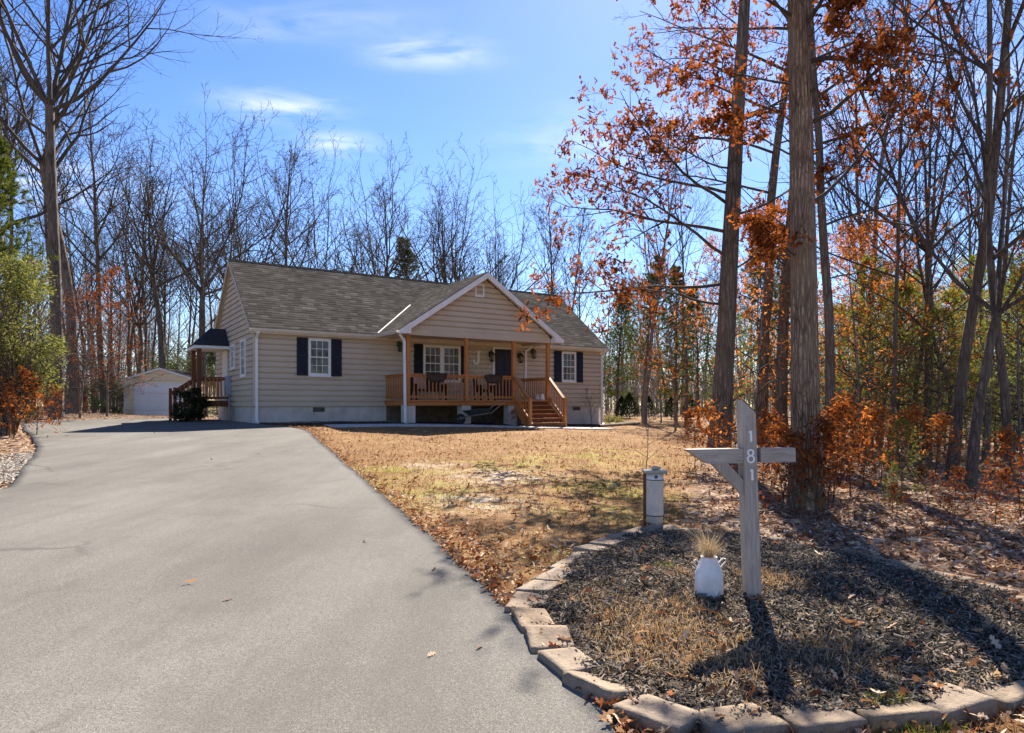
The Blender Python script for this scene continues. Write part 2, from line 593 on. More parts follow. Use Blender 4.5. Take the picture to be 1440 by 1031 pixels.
mat_paint('black_metal', (0.02, 0.02, 0.02), 0.2, 0.4, 6)
mat_paint('green_lamp', (0.05, 0.09, 0.05), 0.3, 0.5, 6)
mat_paint('amber_glass', (0.2, 0.15, 0.08), 0.2, 0.15, 9, 0, 0.6)
k = N('galvanised')
c = k.ramp(k.noise(k.coord(), 9, 5, 0.6), [(0.3, (0.3, 0.31, 0.33)), (0.7, (0.5, 0.51, 0.53))])
M['galvanised'] = k.fin(c, 0.5, 0.5)
mat_paint('grey_box', (0.3, 0.33, 0.38), 0.1, 0.5, 5)
mat_paint('vent_dark', (0.09, 0.085, 0.08), 0.2, 0.8, 5)
mat_paint('coir', (0.07, 0.05, 0.038), 0.5, 0.95, 22, 0.9)
mat_paint('cushion_pink', (0.5, 0.34, 0.3), 0.15, 0.9, 8, 0.3)
mat_paint('cushion_tan', (0.42, 0.34, 0.26), 0.3, 0.9, 14, 0.3)
mat_paint('dark_wicker', (0.05, 0.028, 0.02), 0.4, 0.7, 30, 0.8)
mat_paint('barrow_green', (0.035, 0.05, 0.042), 0.3, 0.5, 6)
mat_paint('handle_wood', (0.22, 0.19, 0.15), 0.2, 0.7, 9)
mat_paint('rubber', (0.02, 0.02, 0.02), 0.2, 0.8, 9)
mat_paint('ceramic', (0.7, 0.7, 0.68), 0.1, 0.3, 4)
mat_paint('number_white', (0.85, 0.85, 0.84), 0.04, 0.4, 8)
# chalky white metal with rust scratches
k = N('can_white')
v = k.coord()
c = k.ramp(k.noise(v, 8, 6, 0.7), [(0.35, (0.6, 0.58, 0.56)), (0.65, (0.82, 0.8, 0.78))])
s1 = k.noise(k.coord(scale=(1, 1, 0.35)), 20, 6, 0.75)
c = k.mix(k.ramp(s1, [(0.66, 0.0), (0.73, 0.85)]), c, (0.2, 0.13, 0.1))
k.bump(k.noise(v, 40, 5), 0.15, 0.004)
M['can_white'] = k.fin(c, 0.55)
k = N('pipe_white')
v = k.coord()
c = k.ramp(k.noise(v, 6, 6, 0.7), [(0.35, (0.6, 0.57, 0.54)), (0.65, (0.78, 0.75, 0.71))])
s1 = k.noise(v, 9, 6, 0.75)
c = k.mix(k.ramp(s1, [(0.62, 0.0), (0.7, 0.7)]), c, (0.22, 0.17, 0.13))
M['pipe_white'] = k.fin(c, 0.5)
# edging block
k = N('block')
v = k.coord()
o = k.oinfo()
c = k.ramp(k.noise(v, 7, 7, 0.7), [(0.3, (0.16, 0.109, 0.067)), (0.5, (0.27, 0.194, 0.126)), (0.72, (0.36, 0.27, 0.183))])
c = k.mix(k.math('MULTIPLY', o, 0.45), c, (0.25, 0.215, 0.18))
st = k.noise(k.coord(loc=(3, 1, 2)), 3.2, 5, 0.7)
c = k.mix(k.ramp(st, [(0.55, 0), (0.7, 0.6)]), c, (0.13, 0.1, 0.075))
pit = k.noise(v, 55, 5, 0.7)
c = k.mix(k.ramp(pit, [(0.3, 0.5), (0.45, 0)]), c, (0.12, 0.095, 0.07))
k.bump(k.math('ADD', pit, k.noise(v, 14, 4)), 0.7, 0.012)
M['block'] = k.fin(c, 0.92, 0, 0.15)

# driveway
k = N('asphalt')
p = k.pos()
big = k.noise(k.pos((0.5, 0.22, 1)), 1.0, 5, 0.6)
c = k.ramp(big, [(0.3, (0.094, 0.086, 0.075)), (0.5, (0.153, 0.141, 0.123)), (0.75, (0.212, 0.196, 0.173))])
sp = k.vor(p, 230, 'F1', 'Color')
sb = k.n('ShaderNodeRGBToBW'); k.l(sp, sb.inputs[0])
c = k.mix(k.ramp(sb.outputs[0], [(0.2, 0.75), (0.42, 0.0)]), c, (0.06, 0.053, 0.046))
c = k.mix(k.ramp(sb.outputs[0], [(0.66, 0.0), (0.9, 0.5)]), c, (0.36, 0.33, 0.28))
fine = k.noise(p, 45, 5, 0.7)
c = k.mix(k.ramp(fine, [(0.35, 0.4), (0.55, 0.0)]), c, (0.09, 0.08, 0.07))
# worn ruts with opened joints
wp = k.n('ShaderNodeVectorMath', operation='ADD')
cn = k.n('ShaderNodeTexNoise'); cn.inputs['Scale'].default_value = 1.6; cn.inputs['Detail'].default_value = 6
k.l(p, cn.inputs['Vector'])
sc_ = k.n('ShaderNodeVectorMath', operation='SCALE'); sc_.inputs[3].default_value = 0.55
k.l(cn.outputs['Color'], sc_.inputs[0])
k.l(p, wp.inputs[0]); k.l(sc_.outputs[0], wp.inputs[1])
cr = k.vor(wp.outputs[0], 0.42, 'DISTANCE_TO_EDGE')
crn = k.math('MULTIPLY', k.noise(p, 14, 5, 0.8), 0.05)
crm = k.math('MULTIPLY', k.ramp(k.math('SUBTRACT', cr, k.math('SUBTRACT', crn, 0.019)), [(0.0, 0.85), (0.02, 0.0)]), k.ramp(k.noise(k.pos((0.6, 0.35, 1)), 0.9, 3), [(0.55, 0), (0.66, 0.6)]))
c = k.mix(crm, c, (0.045, 0.04, 0.035))
rut = k.noise(k.pos((1.6, 0.16, 1)), 1.0, 6, 0.7)
c = k.mix(k.ramp(rut, [(0.46, 0), (0.66, 0.5)]), c, (0.105, 0.094, 0.08))
stn = k.noise(p, 0.8, 6, 0.7)
c = k.mix(k.ramp(stn, [(0.52, 0), (0.72, 0.6)]), c, (0.1, 0.09, 0.08))
hgt = k.math('SUBTRACT', k.math('ADD', k.math('MULTIPLY', sb.outputs[0], 0.6), k.math('MULTIPLY', fine, 0.8)), crm)
k.bump(hgt, 0.55, 0.008)
M['asphalt'] = k.fin(c, 0.92, 0, 0.12)
k = N('concrete')
c = k.ramp(k.noise(k.pos(), 2, 6, 0.65), [(0.3, (0.33, 0.32, 0.3)), (0.7, (0.5, 0.48, 0.46))])
k.bump(k.noise(k.pos(), 60, 4), 0.2, 0.004)
M['concrete'] = k.fin(c, 0.85)
# ground: dormant turf blending into leaf litter (attribute 'litter'), moss where 'moss'
k = N('ground')
p = k.pos()
n1 = k.noise(p, 1.1, 6, 0.65)
n2 = k.noise(p, 9, 6, 0.7)
n3 = k.noise(p, 45, 4, 0.7)
turf = k.ramp(n1, [(0.25, (0.145, 0.066, 0.025)), (0.45, (0.235, 0.122, 0.047)), (0.62, (0.3, 0.178, 0.077)), (0.8, (0.2, 0.085, 0.032))])
turf = k.mix(k.ramp(n2, [(0.35, 0.6), (0.55, 0)]), turf, (0.15, 0.075, 0.03))
turf = k.mix(k.ramp(n2, [(0.55, 0), (0.72, 0.55)]), turf, (0.46, 0.34, 0.2))
mossf = k.math('MULTIPLY', k.attr('moss'), k.ramp(k.noise(p, 1.8, 5, 0.65), [(0.44, 0), (0.6, 0.7)]))
turf = k.mix(mossf, turf, k.ramp(n2, [(0.3, (0.2, 0.19, 0.03)), (0.7, (0.42, 0.38, 0.08))]))
baref = k.math('MULTIPLY', k.attr('bare'), k.ramp(k.noise(p, 2.6, 5, 0.65), [(0.42, 0), (0.58, 0.9)]))
turf = k.mix(baref, turf, (0.5, 0.42, 0.33))
lc = k.vor(k.pos((1, 1, 1)), 14, 'F1', 'Color')
lb = k.n('ShaderNodeRGBToBW'); k.l(lc, lb.inputs[0])
lit = k.ramp(lb.outputs[0], [(0.15, (0.08, 0.047, 0.03)), (0.4, (0.22, 0.115, 0.062)), (0.6, (0.36, 0.235, 0.15)), (0.85, (0.5, 0.37, 0.26))])
lit = k.mix(k.ramp(n2, [(0.35, 0.7), (0.6, 0)]), lit, (0.07, 0.045, 0.03))
ms = k.ramp(k.math('ADD', k.attr('litter'), k.math('MULTIPLY', k.math('SUBTRACT', k.noise(p, 2.2, 5, 0.7), 0.5), 1.1)), [(0.35, 0), (0.65, 1)])
c = k.mix(ms, turf, lit)
c = k.mix(k.ramp(n3, [(0.3, 0.4), (0.5, 0.0)]), c, (0.06, 0.04, 0.025))
k.bump(k.math('ADD', k.math('ADD', n3, n2), k.math('MULTIPLY', lb.outputs[0], 0.8)), 0.8, 0.03)
M['ground'] = k.fin(c, 0.95, 0, 0.1)
k = N('mulch')
p = k.pos()
n2 = k.noise(p, 8, 6, 0.75)
n3 = k.noise(p, 55, 5, 0.75)
c = k.ramp(n3, [(0.3, (0.014, 0.012, 0.01)), (0.52, (0.05, 0.042, 0.034)), (0.75, (0.15, 0.125, 0.1))])
c = k.mix(k.ramp(n2, [(0.5, 0), (0.75, 0.5)]), c, (0.12, 0.1, 0.085))
k.bump(k.math('ADD', n3, n2), 1.0, 0.03)
M['mulch'] = k.fin(c, 0.95, 0, 0.1)

# ------------------------------------------------------------------ sky, sun
SUN_EL, SUN_AZ = radians(41), radians(13)      # azimuth measured from +Y towards +X
w = bpy.data.worlds.new('World')
SC.world = w
w.use_nodes = True
t = w.node_tree
t.nodes.clear()
sky = t.nodes.new('ShaderNodeTexSky')
sky.sky_type = 'NISHITA'
sky.sun_disc = False
sky.sun_elevation = SUN_EL
sky.sun_rotation = SUN_AZ
sky.altitude = 100
sky.air_density = 1.0
sky.dust_density = 0.15
sky.ozone_density = 3.5
tc = t.nodes.new('ShaderNodeTexCoord')
sep = t.nodes.new('ShaderNodeSeparateXYZ')
t.links.new(tc.outputs['Generated'], sep.inputs[0])


def wm(op, a, b=0.0, clamp=False):
    x = t.nodes.new('ShaderNodeMath')
    x.operation = op
    x.use_clamp = clamp
    for i, q in enumerate((a, b)):
        if isinstance(q, (int, float)):
            x.inputs[i].default_value = q
        else:
            t.links.new(q, x.inputs[i])
    return x.outputs[0]


zz = wm('MAXIMUM', sep.outputs[2], 0.06)
pxn, pyn = wm('DIVIDE', sep.outputs[0], zz), wm('DIVIDE', sep.outputs[1], zz)     # point on a high flat cloud layer
cmb = t.nodes.new('ShaderNodeCombineXYZ')
t.links.new(pxn, cmb.inputs[0])
t.links.new(wm('MULTIPLY', pyn, 1.7), cmb.inputs[1])
nz = t.nodes.new('ShaderNodeTexNoise')
nz.inputs['Scale'].default_value = 3.6
nz.inputs['Detail'].default_value = 9
nz.inputs['Roughness'].default_value = 0.58
nz.inputs['Distortion'].default_value = 0.5
t.links.new(cmb.outputs[0], nz.inputs['Vector'])
tot = None
for (cx_, cy_, sx_, sy_, am) in ((-0.23, 1.93, 0.14, 0.075, 1.0), (-0.77, 2.27, 0.16, 0.11, 1.0), (-0.66, 2.6, 0.12, 0.1, 0.85), (-0.52, 1.77, 0.28, 0.08, 0.4),
                                 (0.45, 2.6, 0.35, 0.3, 0.55), (-2.2, 3.0, 0.5, 0.5, 0.7), (1.3, 2.2, 0.5, 0.4, 0.5), (-0.8, -2.0, 0.8, 0.5, 0.9), (1.5, -1.5, 0.7, 0.6, 0.8)):
    ex = wm('POWER', wm('DIVIDE', wm('SUBTRACT', pxn, cx_), sx_), 2.0)
    ey = wm('POWER', wm('DIVIDE', wm('SUBTRACT', pyn, cy_), sy_), 2.0)
    g = wm('MULTIPLY', wm('POWER', 2.718, wm('MULTIPLY', wm('ADD', ex, ey), -1.0)), am)
    tot = g if tot is None else wm('ADD', tot, g)
dens = wm('MULTIPLY', tot, wm('MULTIPLY', wm('SUBTRACT', nz.outputs['Fac'], 0.36), 3.2, True), True)
dens = wm('MULTIPLY', dens, 0.55)
hsv = t.nodes.new('ShaderNodeHueSaturation')
hsv.inputs['Hue'].default_value = 0.513
hsv.inputs['Saturation'].default_value = 1.2
hsv.inputs['Value'].default_value = 0.77
t.links.new(sky.outputs[0], hsv.inputs['Color'])
mx = t.nodes.new('ShaderNodeMix')
mx.data_type = 'RGBA'
t.links.new(dens, mx.inputs[0])
t.links.new(hsv.outputs[0], mx.inputs[6])
mx.inputs[7].default_value = (7.2, 6.9, 7.1, 1)
bg = t.nodes.new('ShaderNodeBackground')
bg.inputs[1].default_value = 0.085
t.links.new(mx.outputs[2], bg.inputs[0])
wo = t.nodes.new('ShaderNodeOutputWorld')
t.links.new(bg.outputs[0], wo.inputs[0])

sd = bpy.data.lights.new('sun', 'SUN')
sd.energy = 5.0
sd.angle = radians(0.5)
sd.color = (1.0, 0.93, 0.82)
so = bpy.data.objects.new('sun', sd)
C.objects.link(so)
sv = Vector((sin(SUN_AZ) * cos(SUN_EL), cos(SUN_AZ) * cos(SUN_EL), sin(SUN_EL)))
so.rotation_euler = sv.to_track_quat('Z', 'Y').to_euler()
so.location = (6, 20, 40)

SC.view_settings.view_transform = 'Standard'
SC.view_settings.look = 'None'
SC.view_settings.exposure = 1.66
SC.view_settings.gamma = 1
SC.view_settings.use_curve_mapping = False
SC.render.engine = 'CYCLES'
SC.cycles.use_denoising = True
SC.cycles.max_bounces = 7
SC.cycles.diffuse_bounces = 4
SC.cycles.transparent_max_bounces = 8

# ================================================================== GROUND
from mathutils import noise as mnoise
RNG = np.random.default_rng(11)


def pip(poly, x, y):
    poly = np.asarray(poly)[:, :2]
    inside = np.zeros(len(x), bool)
    n = len(poly)
    for i in range(n):
        x1, y1 = poly[i]
        x2, y2 = poly[(i + 1) % n]
        if y1 == y2:
            continue
        c = ((y1 > y) != (y2 > y)) & (x < (x2 - x1) * (y - y1) / (y2 - y1) + x1)
        inside ^= c
    return inside


def catmull(pts, n, closed=False):
    P = np.array(pts, float)
    out = []
    m = len(P)
    for i in range(m if closed else m - 1):
        p0, p1, p2, p3 = (P[(i - 1) % m], P[i], P[(i + 1) % m], P[(i + 2) % m]) if closed else (P[max(i - 1, 0)], P[i], P[i + 1], P[min(i + 2, m - 1)])
        for t in np.linspace(0, 1, n, endpoint=False):
            out.append(0.5 * ((2 * p1) + (-p0 + p2) * t + (2 * p0 - 5 * p1 + 4 * p2 - p3) * t * t + (-p0 + 3 * p1 - 3 * p2 + p3) * t ** 3))
    if not closed:
        out.append(P[-1])
    return np.array(out)


# outline of the driveway, left and right edges row by row
_R = [(1.5, -12), (1.2, -4), (0.75, 1.2)] + [hit(a, b)[:2] for a, b in
     ((870, 1031), (800, 948), (735, 880), (690, 836), (640, 790), (600, 752), (560, 715), (500, 665), (455, 625), (430, 606), (402, 601), (368, 597.5), (332, 594), (276, 590.8))]
_L = [(-4.6, -12), (-4.8, -4), (-5.1, 1.2), (-5.5, 2.9), (-5.8, 3.6), (-6.2, 4.4), (-6.6, 5.2), (-7.1, 6.3), (-7.6, 7.5), (-8.2, 9.2)] + [hit(a, b)[:2] for a, b in
     ((2, 690), (30, 660), (48, 640), (51, 626), (40, 611), (34, 603), (52, 594))]
_R.append(hit(259, 589.6)[:2])
_L.append(hit(186, 588.9)[:2])
_Rc, _Lc = catmull(_R, 26), catmull(_L, 26)
for _E in (_Rc, _Lc):
    for _q in range(len(_E)):
        _e = mnoise.noise(Vector((_E[_q][0] * 1.3, _E[_q][1] * 1.3, 3.3))) * 0.05 + mnoise.noise(Vector((_E[_q][0] * 8, _E[_q][1] * 8, 1.3))) * 0.03
        _E[_q][0] += _e
drive_poly = np.concatenate([_Rc, _Lc[::-1]])
nx = 40
Vd = []
for a, b in zip(_Lc, _Rc):
    for i in range(nx + 1):
        s_ = i / nx
        Vd.append((a[0] * (1 - s_) + b[0] * s_, a[1] * (1 - s_) + b[1] * s_))
Vd = np.array(Vd)
zd = gz_np(Vd[:, 0], Vd[:, 1]) + 0.022
Vd = np.column_stack([Vd, zd])
rows = len(_Lc)
ii, jj = np.meshgrid(np.arange(rows - 1), np.arange(nx), indexing='ij')
b0 = (ii * (nx + 1) + jj).ravel()
Fd = np.stack([b0, b0 + 1, b0 + nx + 2, b0 + nx + 1], -1)
# turned-down edges
ed = np.concatenate([np.arange(rows) * (nx + 1), np.arange(rows) * (nx + 1) + nx])
sk = Vd[ed].copy()
sk[:, 2] -= 0.08
base = len(Vd)
Vd = np.concatenate([Vd, sk])
e1 = np.arange(rows - 1)
Fs1 = np.stack([e1 * (nx + 1), (e1 + 1) * (nx + 1), base + e1 + 1, base + e1], -1)
Fs2 = np.stack([e1 * (nx + 1) + nx, (e1 + 1) * (nx + 1) + nx, base + rows + e1 + 1, base + rows + e1], -1)
o = link_mesh('driveway', np_mesh('driveway', Vd, [Fd, Fs1, Fs2]), M['asphalt'])
tag(o, kind='structure')

# the ring of edging blocks round the mulch bed
_ring_px = [(958, 741), (908, 743), (876, 752), (843, 763), (818, 778), (795, 797), (770, 813), (749, 829), (744, 848), (755, 872), (777, 898), (806, 926), (846, 954), (895, 983),
            (985, 1008), (1090, 1003), (1200, 994), (1295, 982), (1378, 967), (1432, 955)]
_back_px = [(1500, 880), (1425, 842), (1390, 828), (1350, 817), (1290, 802), (1240, 790), (1180, 776), (1130, 766), (1080, 757), (1015, 748)]
ring = [hit(a, b, 0.07)[:2] for a, b in _ring_px] + [(3.05, 3.55), (3.5, 3.9), (3.8, 4.35)] + [hit(a, b, 0.04)[:2] for a, b in _back_px]
ring_c = catmull(ring, 16, True)
seg = np.linalg.norm(np.roll(ring_c, -1, 0) - ring_c, axis=1)
cum = np.concatenate([[0], np.cumsum(seg)])
RING_LEN = cum[-1]


def ring_at(s):
    s = s % RING_LEN
    i = np.searchsorted(cum, s) - 1
    i = max(0, min(i, len(ring_c) - 1))
    a, b = ring_c[i], ring_c[(i + 1) % len(ring_c)]
    f = (s - cum[i]) / max(seg[i], 1e-6)
    p = a + (b - a) * f
    tdir = (b - a) / max(seg[i], 1e-6)
    return p, tdir


bc = ring_c.mean(0)
nb, nr = 160, 46
ang_pts = [ring_at(RING_LEN * i / nb)[0] for i in range(nb)]
Vb = [(bc[0], bc[1])]
for r in range(1, nr + 1):
    for p in ang_pts:
        Vb.append(tuple(bc + (p - bc) * r / nr))
Vb = np.array(Vb)


def bed_z(x, y):
    z = gz_np(x, y)
    d = np.hypot(x - bc[0], y - bc[1])
    add = np.array([mnoise.noise(Vector((a * 2.2, b * 2.2, 1.3))) * 0.022 + mnoise.noise(Vector((a * 9, b * 9, 4))) * 0.012 for a, b in zip(np.ravel(x), np.ravel(y))])
    return z + 0.035 + 0.06 * np.exp(-(d / 1.3) ** 2) + add


Vb3 = np.column_stack([Vb, bed_z(Vb[:, 0], Vb[:, 1])])
i = np.arange(nb)
j = (i + 1) % nb
Ft = np.stack([np.zeros(nb, int), 1 + i, 1 + j], -1)
Fq = []
for r in range(nr - 1):
    b = 1 + r * nb
    Fq.append(np.stack([b + i, b + nb + i, b + nb + j, b + j], -1))
o = link_mesh('mulch_bed', np_mesh('mulch_bed', Vb3, [Ft, np.concatenate(Fq)], True), M['mulch'])
tag(o, kind='structure')
bed_poly = np.array(ang_pts)

# masks of the ground cover
_lb = np.array([(1.7, -10), (2.4, 2), (4.0, 4.0), (3.2, 6.0), (2.0, 8.0), (3.0, 11.5), (4.8, 17), (7.5, 25), (10.5, 35), (13, 48), (13, 56)])
_moss = [hit(a, b)[:2] + (s,) for a, b, s in ((570, 662, 1.0), (622, 702, 0.9), (814, 681, 0.9), (880, 693, 1.0), (600, 690, 1.2), (780, 650, 1.6), (850, 720, 0.8), (769, 777, 0.35), (945, 728, 0.4), (700, 655, 1.2), (840, 640, 1.6))]
_bare = [hit(a, b)[:2] + (s,) for a, b, s in ((697, 670, 0.9), (664, 706, 0.7), (610, 655, 0.5))]


def litter_f(x, y):
    xb = np.interp(y, _lb[:, 1], _lb[:, 0])
    r = np.clip((x - xb) / 1.2 + 0.5, 0, 1)
    xd = np.interp(y, _Lc[:, 1], _Lc[:, 0])
    xd = np.where(y > 30, -8.5, xd + 1.0)
    l = np.where(x < xd, 0.85, 0)
    far = np.clip((y - 50) / 5, 0, 1)
    back = ((x - HX) * HV[0] + (y - HY) * HV[1] > 3) & (x < 4)
    return np.maximum.reduce([r, l, far, np.where(back, 0.9, 0)])


def blob_f(L, x, y):
    out = np.zeros_like(x)
    for a, b, s in L:
        out = np.maximum(out, np.exp(-((x - a) ** 2 + ((y - b)) ** 2) / (s * s)))
    return out


def axis_pts(lo, hi, near, step, grow):
    a = list(np.arange(near[0], near[1] + 1e-6, step))
    s_ = step
    while a[-1] < hi:
        s_ *= grow
        a.append(a[-1] + s_)
    s_ = step
    while a[0] > lo:
        s_ *= grow
        a.insert(0, a[0] - s_)
    return np.array(a)


gx = axis_pts(-320, 320, (-7, 9), 0.16, 1.07)
gy = axis_pts(-150, 330, (1.5, 13), 0.16, 1.05)
GX, GY = np.meshgrid(gx, gy)
X, Y = GX.ravel(), GY.ravel()
Z = gz_np(X, Y)
LT = litter_f(X, Y)
rough_n = np.array([mnoise.noise(Vector((a * 1.3, b * 1.3, 0))) * 0.6 + mnoise.noise(Vector((a * 4.1, b * 4.1, 7))) * 0.4 for a, b in zip(X, Y)])
dcam = np.hypot(X, Y)
amp = 0.012 + 0.045 * LT
ind = pip(drive_poly, X, Y)
inb = pip(bed_poly, X, Y)
Z = Z + np.where(ind, -0.05, np.where(inb, -0.04, rough_n * amp * np.where(dcam < 45, 1, 0.4)))
nxg, nyg = len(gx), len(gy)
ii, jj = np.meshgrid(np.arange(nyg - 1), np.arange(nxg - 1), indexing='ij')
b0 = (ii * nxg + jj).ravel()
FG = np.stack([b0, b0 + 1, b0 + nxg + 1, b0 + nxg], -1)
fc_l = LT[FG].mean(1)
attrs = dict(litter=LT, moss=blob_f(_moss, X, Y), bare=blob_f(_bare, X, Y))


def sub_mesh(name, faces):
    used, inv = np.unique(faces, return_inverse=True)
    me = np_mesh(name, np.column_stack([X, Y, Z])[used], inv.reshape(faces.shape), True, None, {k_: v_[used] for k_, v_ in attrs.items()})
    return link_mesh(name, me, M['ground'])


tag(sub_mesh('lawn', FG[fc_l < 0.5]), kind='structure')
tag(sub_mesh('forest_floor', FG[fc_l >= 0.5]), kind='structure')

# concrete front walk along the house (built on the house line)
def strip(name, pts, wd, mat, lift, thick=0.03):
    P = catmull(pts, 10)
    T = np.gradient(P, axis=0)
    T /= np.linalg.norm(T, axis=1, keepdims=True)
    S = np.column_stack([T[:, 1], -T[:, 0]])
    mb = MB()
    L_, R_ = P - S * wd / 2, P + S * wd / 2
    v = []
    for a, b in zip(L_, R_):
        za, zb = gz(*a) + lift, gz(*b) + lift
        v += [(a[0], a[1], za), (b[0], b[1], zb), (b[0], b[1], zb - thick - 0.05), (a[0], a[1], za - thick - 0.05)]
    f = []
    for q in range(len(P) - 1):
        b = 4 * q
        f += [(b, b + 1, b + 5, b + 4), (b + 1, b + 2, b + 6, b + 5), (b + 3, b, b + 4, b + 7)]
    mb.add(v, f)
    return mb.build(name, mat)


tag(strip('walkway', [hw(1.6, -2.9), hw(4, -3.15), hw(7, -3.35), hw(9.5, -3.65), hw(11.3, -3.7), hw(13.0, -3.4)], 1.0, M['concrete'], 0.035), kind='structure')
# dark planting strip in front of the foundation
P_ = [hw(0.3, -0.02), hw(0.3, -1.2), hw(1.6, -2.3), hw(4, -2.6), hw(7, -2.8), hw(9.0, -3.1), hw(9.0, -0.02)]
def bed_patch(name, quad_rows, mat, lift):
    v, f = [], []
    n_ = 14
    for a, b in quad_rows:
        for q in range(n_ + 1):
            x, y = a[0] + (b[0] - a[0]) * q / n_, a[1] + (b[1] - a[1]) * q / n_
            v.append((x, y, gz(x, y) + lift + 0.03 * mnoise.noise(Vector((x * 3, y * 3, 2)))))
    for r_ in range(len(quad_rows) - 1):
        for q in range(n_):
            b = r_ * (n_ + 1) + q
            f.append((b, b + 1, b + n_ + 2, b + n_ + 1))
    return MB().add(v, f, True).build(name, mat)
rowsq = [(hw(u, 0.3), hw(u, -0.9 - min(1.55, 1.2 * max(0, u - 0.2) ** 0.5))) for u in np.linspace(0.15, 9.2, 24)] 
tag(bed_patch('planting_bed', rowsq, M['mulch'], 0.03), kind='structure')
rowsq = [(hw(u, 0.3), hw(u, -1.0 - 0.6 * sin((u - 11.2) / 4.6 * pi))) for u in np.linspace(11.2, 15.8, 16)]
o = bed_patch('planting_bed', rowsq, M['mulch'], 0.03)
tag(o, kind='structure')

# ------------------------------------------------------------------ scattered stuff
OAK = np.array([(0, 0), (.2, .15), (.34, .06), (.5, .25), (.62, .08), (.8, .17), (1, 0), (.8, -.17), (.62, -.08), (.5, -.25), (.34, -.06), (.2, -.15)]) - [0.5, 0]
OAK = np.column_stack([OAK, np.zeros(len(OAK))])
OVAL = np.array([(0, 0), (.3, .2), (.7, .17), (1, 0), (.7, -.17), (.3, -.2)]) - [0.5, 0]
OVAL = np.column_stack([OVAL, np.zeros(6)])


def scatter(tmpl, pos, size, rng, tilt=0.5, curl=0.5, yaw=None, droop=None):
    n, kk = len(pos), len(tmpl)
    V = np.repeat(tmpl[None], n, 0) * np.asarray(size)[:, None, None]
    cu = rng.uniform(-curl, curl, n) / np.asarray(size)
    V[:, :, 2] += cu[:, None] * V[:, :, 0] ** 2 + (rng.uniform(0, curl, n) / np.asarray(size))[:, None] * V[:, :, 1] ** 2 * 1.5
    a = rng.uniform(0, 2 * pi, n) if yaw is None else yaw
    tx = rng.normal(0, tilt, n)
    ty = rng.normal(0, tilt, n) + (0 if droop is None else droop)
    # rotate about y (pitch), x (roll), z (yaw)
    c, s_ = np.cos(ty)[:, None], np.sin(ty)[:, None]
    x, y, z = V[..., 0] * c + V[..., 2] * s_, V[..., 1], -V[..., 0] * s_ + V[..., 2] * c
    c, s_ = np.cos(tx)[:, None], np.sin(tx)[:, None]
    y, z = y * c - z * s_, y * s_ + z * c
    c, s_ = np.cos(a)[:, None], np.sin(a)[:, None]
    x, y = x * c - y * s_, x * s_ + y * c
    V = np.stack([x, y, z], -1) + np.asarray(pos)[:, None, :]
    Fc = np.arange(n * kk).reshape(n, kk)
    return V.reshape(-1, 3), Fc, np.repeat(rng.uniform(0, 1, n), kk)


def sample_ground(n, d0, d1, half=0.95, pw=1.0):
    u = RNG.uniform(0, 1, n)
    d = np.exp(np.log(d0) + u ** pw * (np.log(d1) - np.log(d0)))
    x = RNG.uniform(-half, half, n) * d
    return x, d


def surf_z(x, y):
    inb_ = pip(bed_poly, x, y)
    z = gz_np(x, y)
    if inb_.any():
        z[inb_] = bed_z(x[inb_], y[inb_])
    lt = litter_f(x, y)
    nb_ = ~inb_
    nn = np.array([mnoise.noise(Vector((a * 1.3, b * 1.3, 0))) * 0.6 + mnoise.noise(Vector((a * 4.1, b * 4.1, 7))) * 0.4 for a, b in zip(x[nb_], y[nb_])])
    z[nb_] += nn * (0.012 + 0.045 * lt[nb_])
    return z


# house footprint kept clear
house_poly = np.array([hw(-1.9, 6.4), hw(-1.9, 4.3), hw(0, 4.2), hw(0, 0), hw(4.8, 0), hw(4.8, -2.1), hw(9.3, -2.1), hw(9.3, -3.2), hw(11.2, -3.2), hw(11.2, 0), hw(15.7, 0), hw(15.7, 7.4), hw(0, 7.4)])

# leaf litter
x, y = sample_ground(60000, 3.0, 42, 0.95, 0.85)
lt = litter_f(x, y)
ok = (RNG.uniform(0, 1, len(x)) < lt ** 1.5) & ~pip(drive_poly, x, y) & ~pip(bed_poly, x, y) & ~pip(house_poly, x, y)
x, y = x[ok], y[ok]
z = surf_z(x, y) + RNG.uniform(0.005, 0.04, len(x))
V, Fc, r = scatter(OAK, np.column_stack([x, y, z]), RNG.uniform(0.06, 0.13, len(x)), RNG, 0.42, 0.8)
tag(link_mesh('leaf_litter', np_mesh('leaf_litter', V, Fc, False, r), M['litter_leaf']), 'brown fallen oak leaves covering the forest floor', 'fallen leaves', kind='stuff')

# scattered leaves on lawn and bed, a few on the asphalt
x, y = sample_ground(34000, 2.5, 36, 0.9, 0.85)
lt = litter_f(x, y)
dens_ = np.array([mnoise.noise(Vector((a * 0.7, b * 0.7, 9))) for a, b in zip(x, y)])
inb_ = pip(bed_poly, x, y)
ind_ = pip(drive_poly, x, y)
pr = np.where(ind_, 0.0012, np.where(inb_, 0.09, np.clip(0.6 + dens_ * 1.3, 0.1, 1)))
ok = (lt < 0.6) & (RNG.uniform(0, 1, len(x)) < pr) & ~pip(house_poly, x, y)
x, y, ind_ = x[ok], y[ok], ind_[ok]
z = surf_z(x, y) + np.where(ind_, 0.035, RNG.uniform(0.012, 0.045, len(x)))
V, Fc, r = scatter(OAK, np.column_stack([x, y, z]), RNG.uniform(0.04, 0.105, len(x)), RNG, 0.5, 0.9)
e_n = 3200
ei = RNG.integers(0, len(_Rc) - 1, e_n)
ep = _Rc[ei] + (_Rc[ei + 1] - _Rc[ei]) * RNG.uniform(0, 1, (e_n, 1))
ep = ep + np.column_stack([np.abs(RNG.normal(0, 0.22, e_n)) - 0.03, RNG.normal(0, 0.03, e_n)])
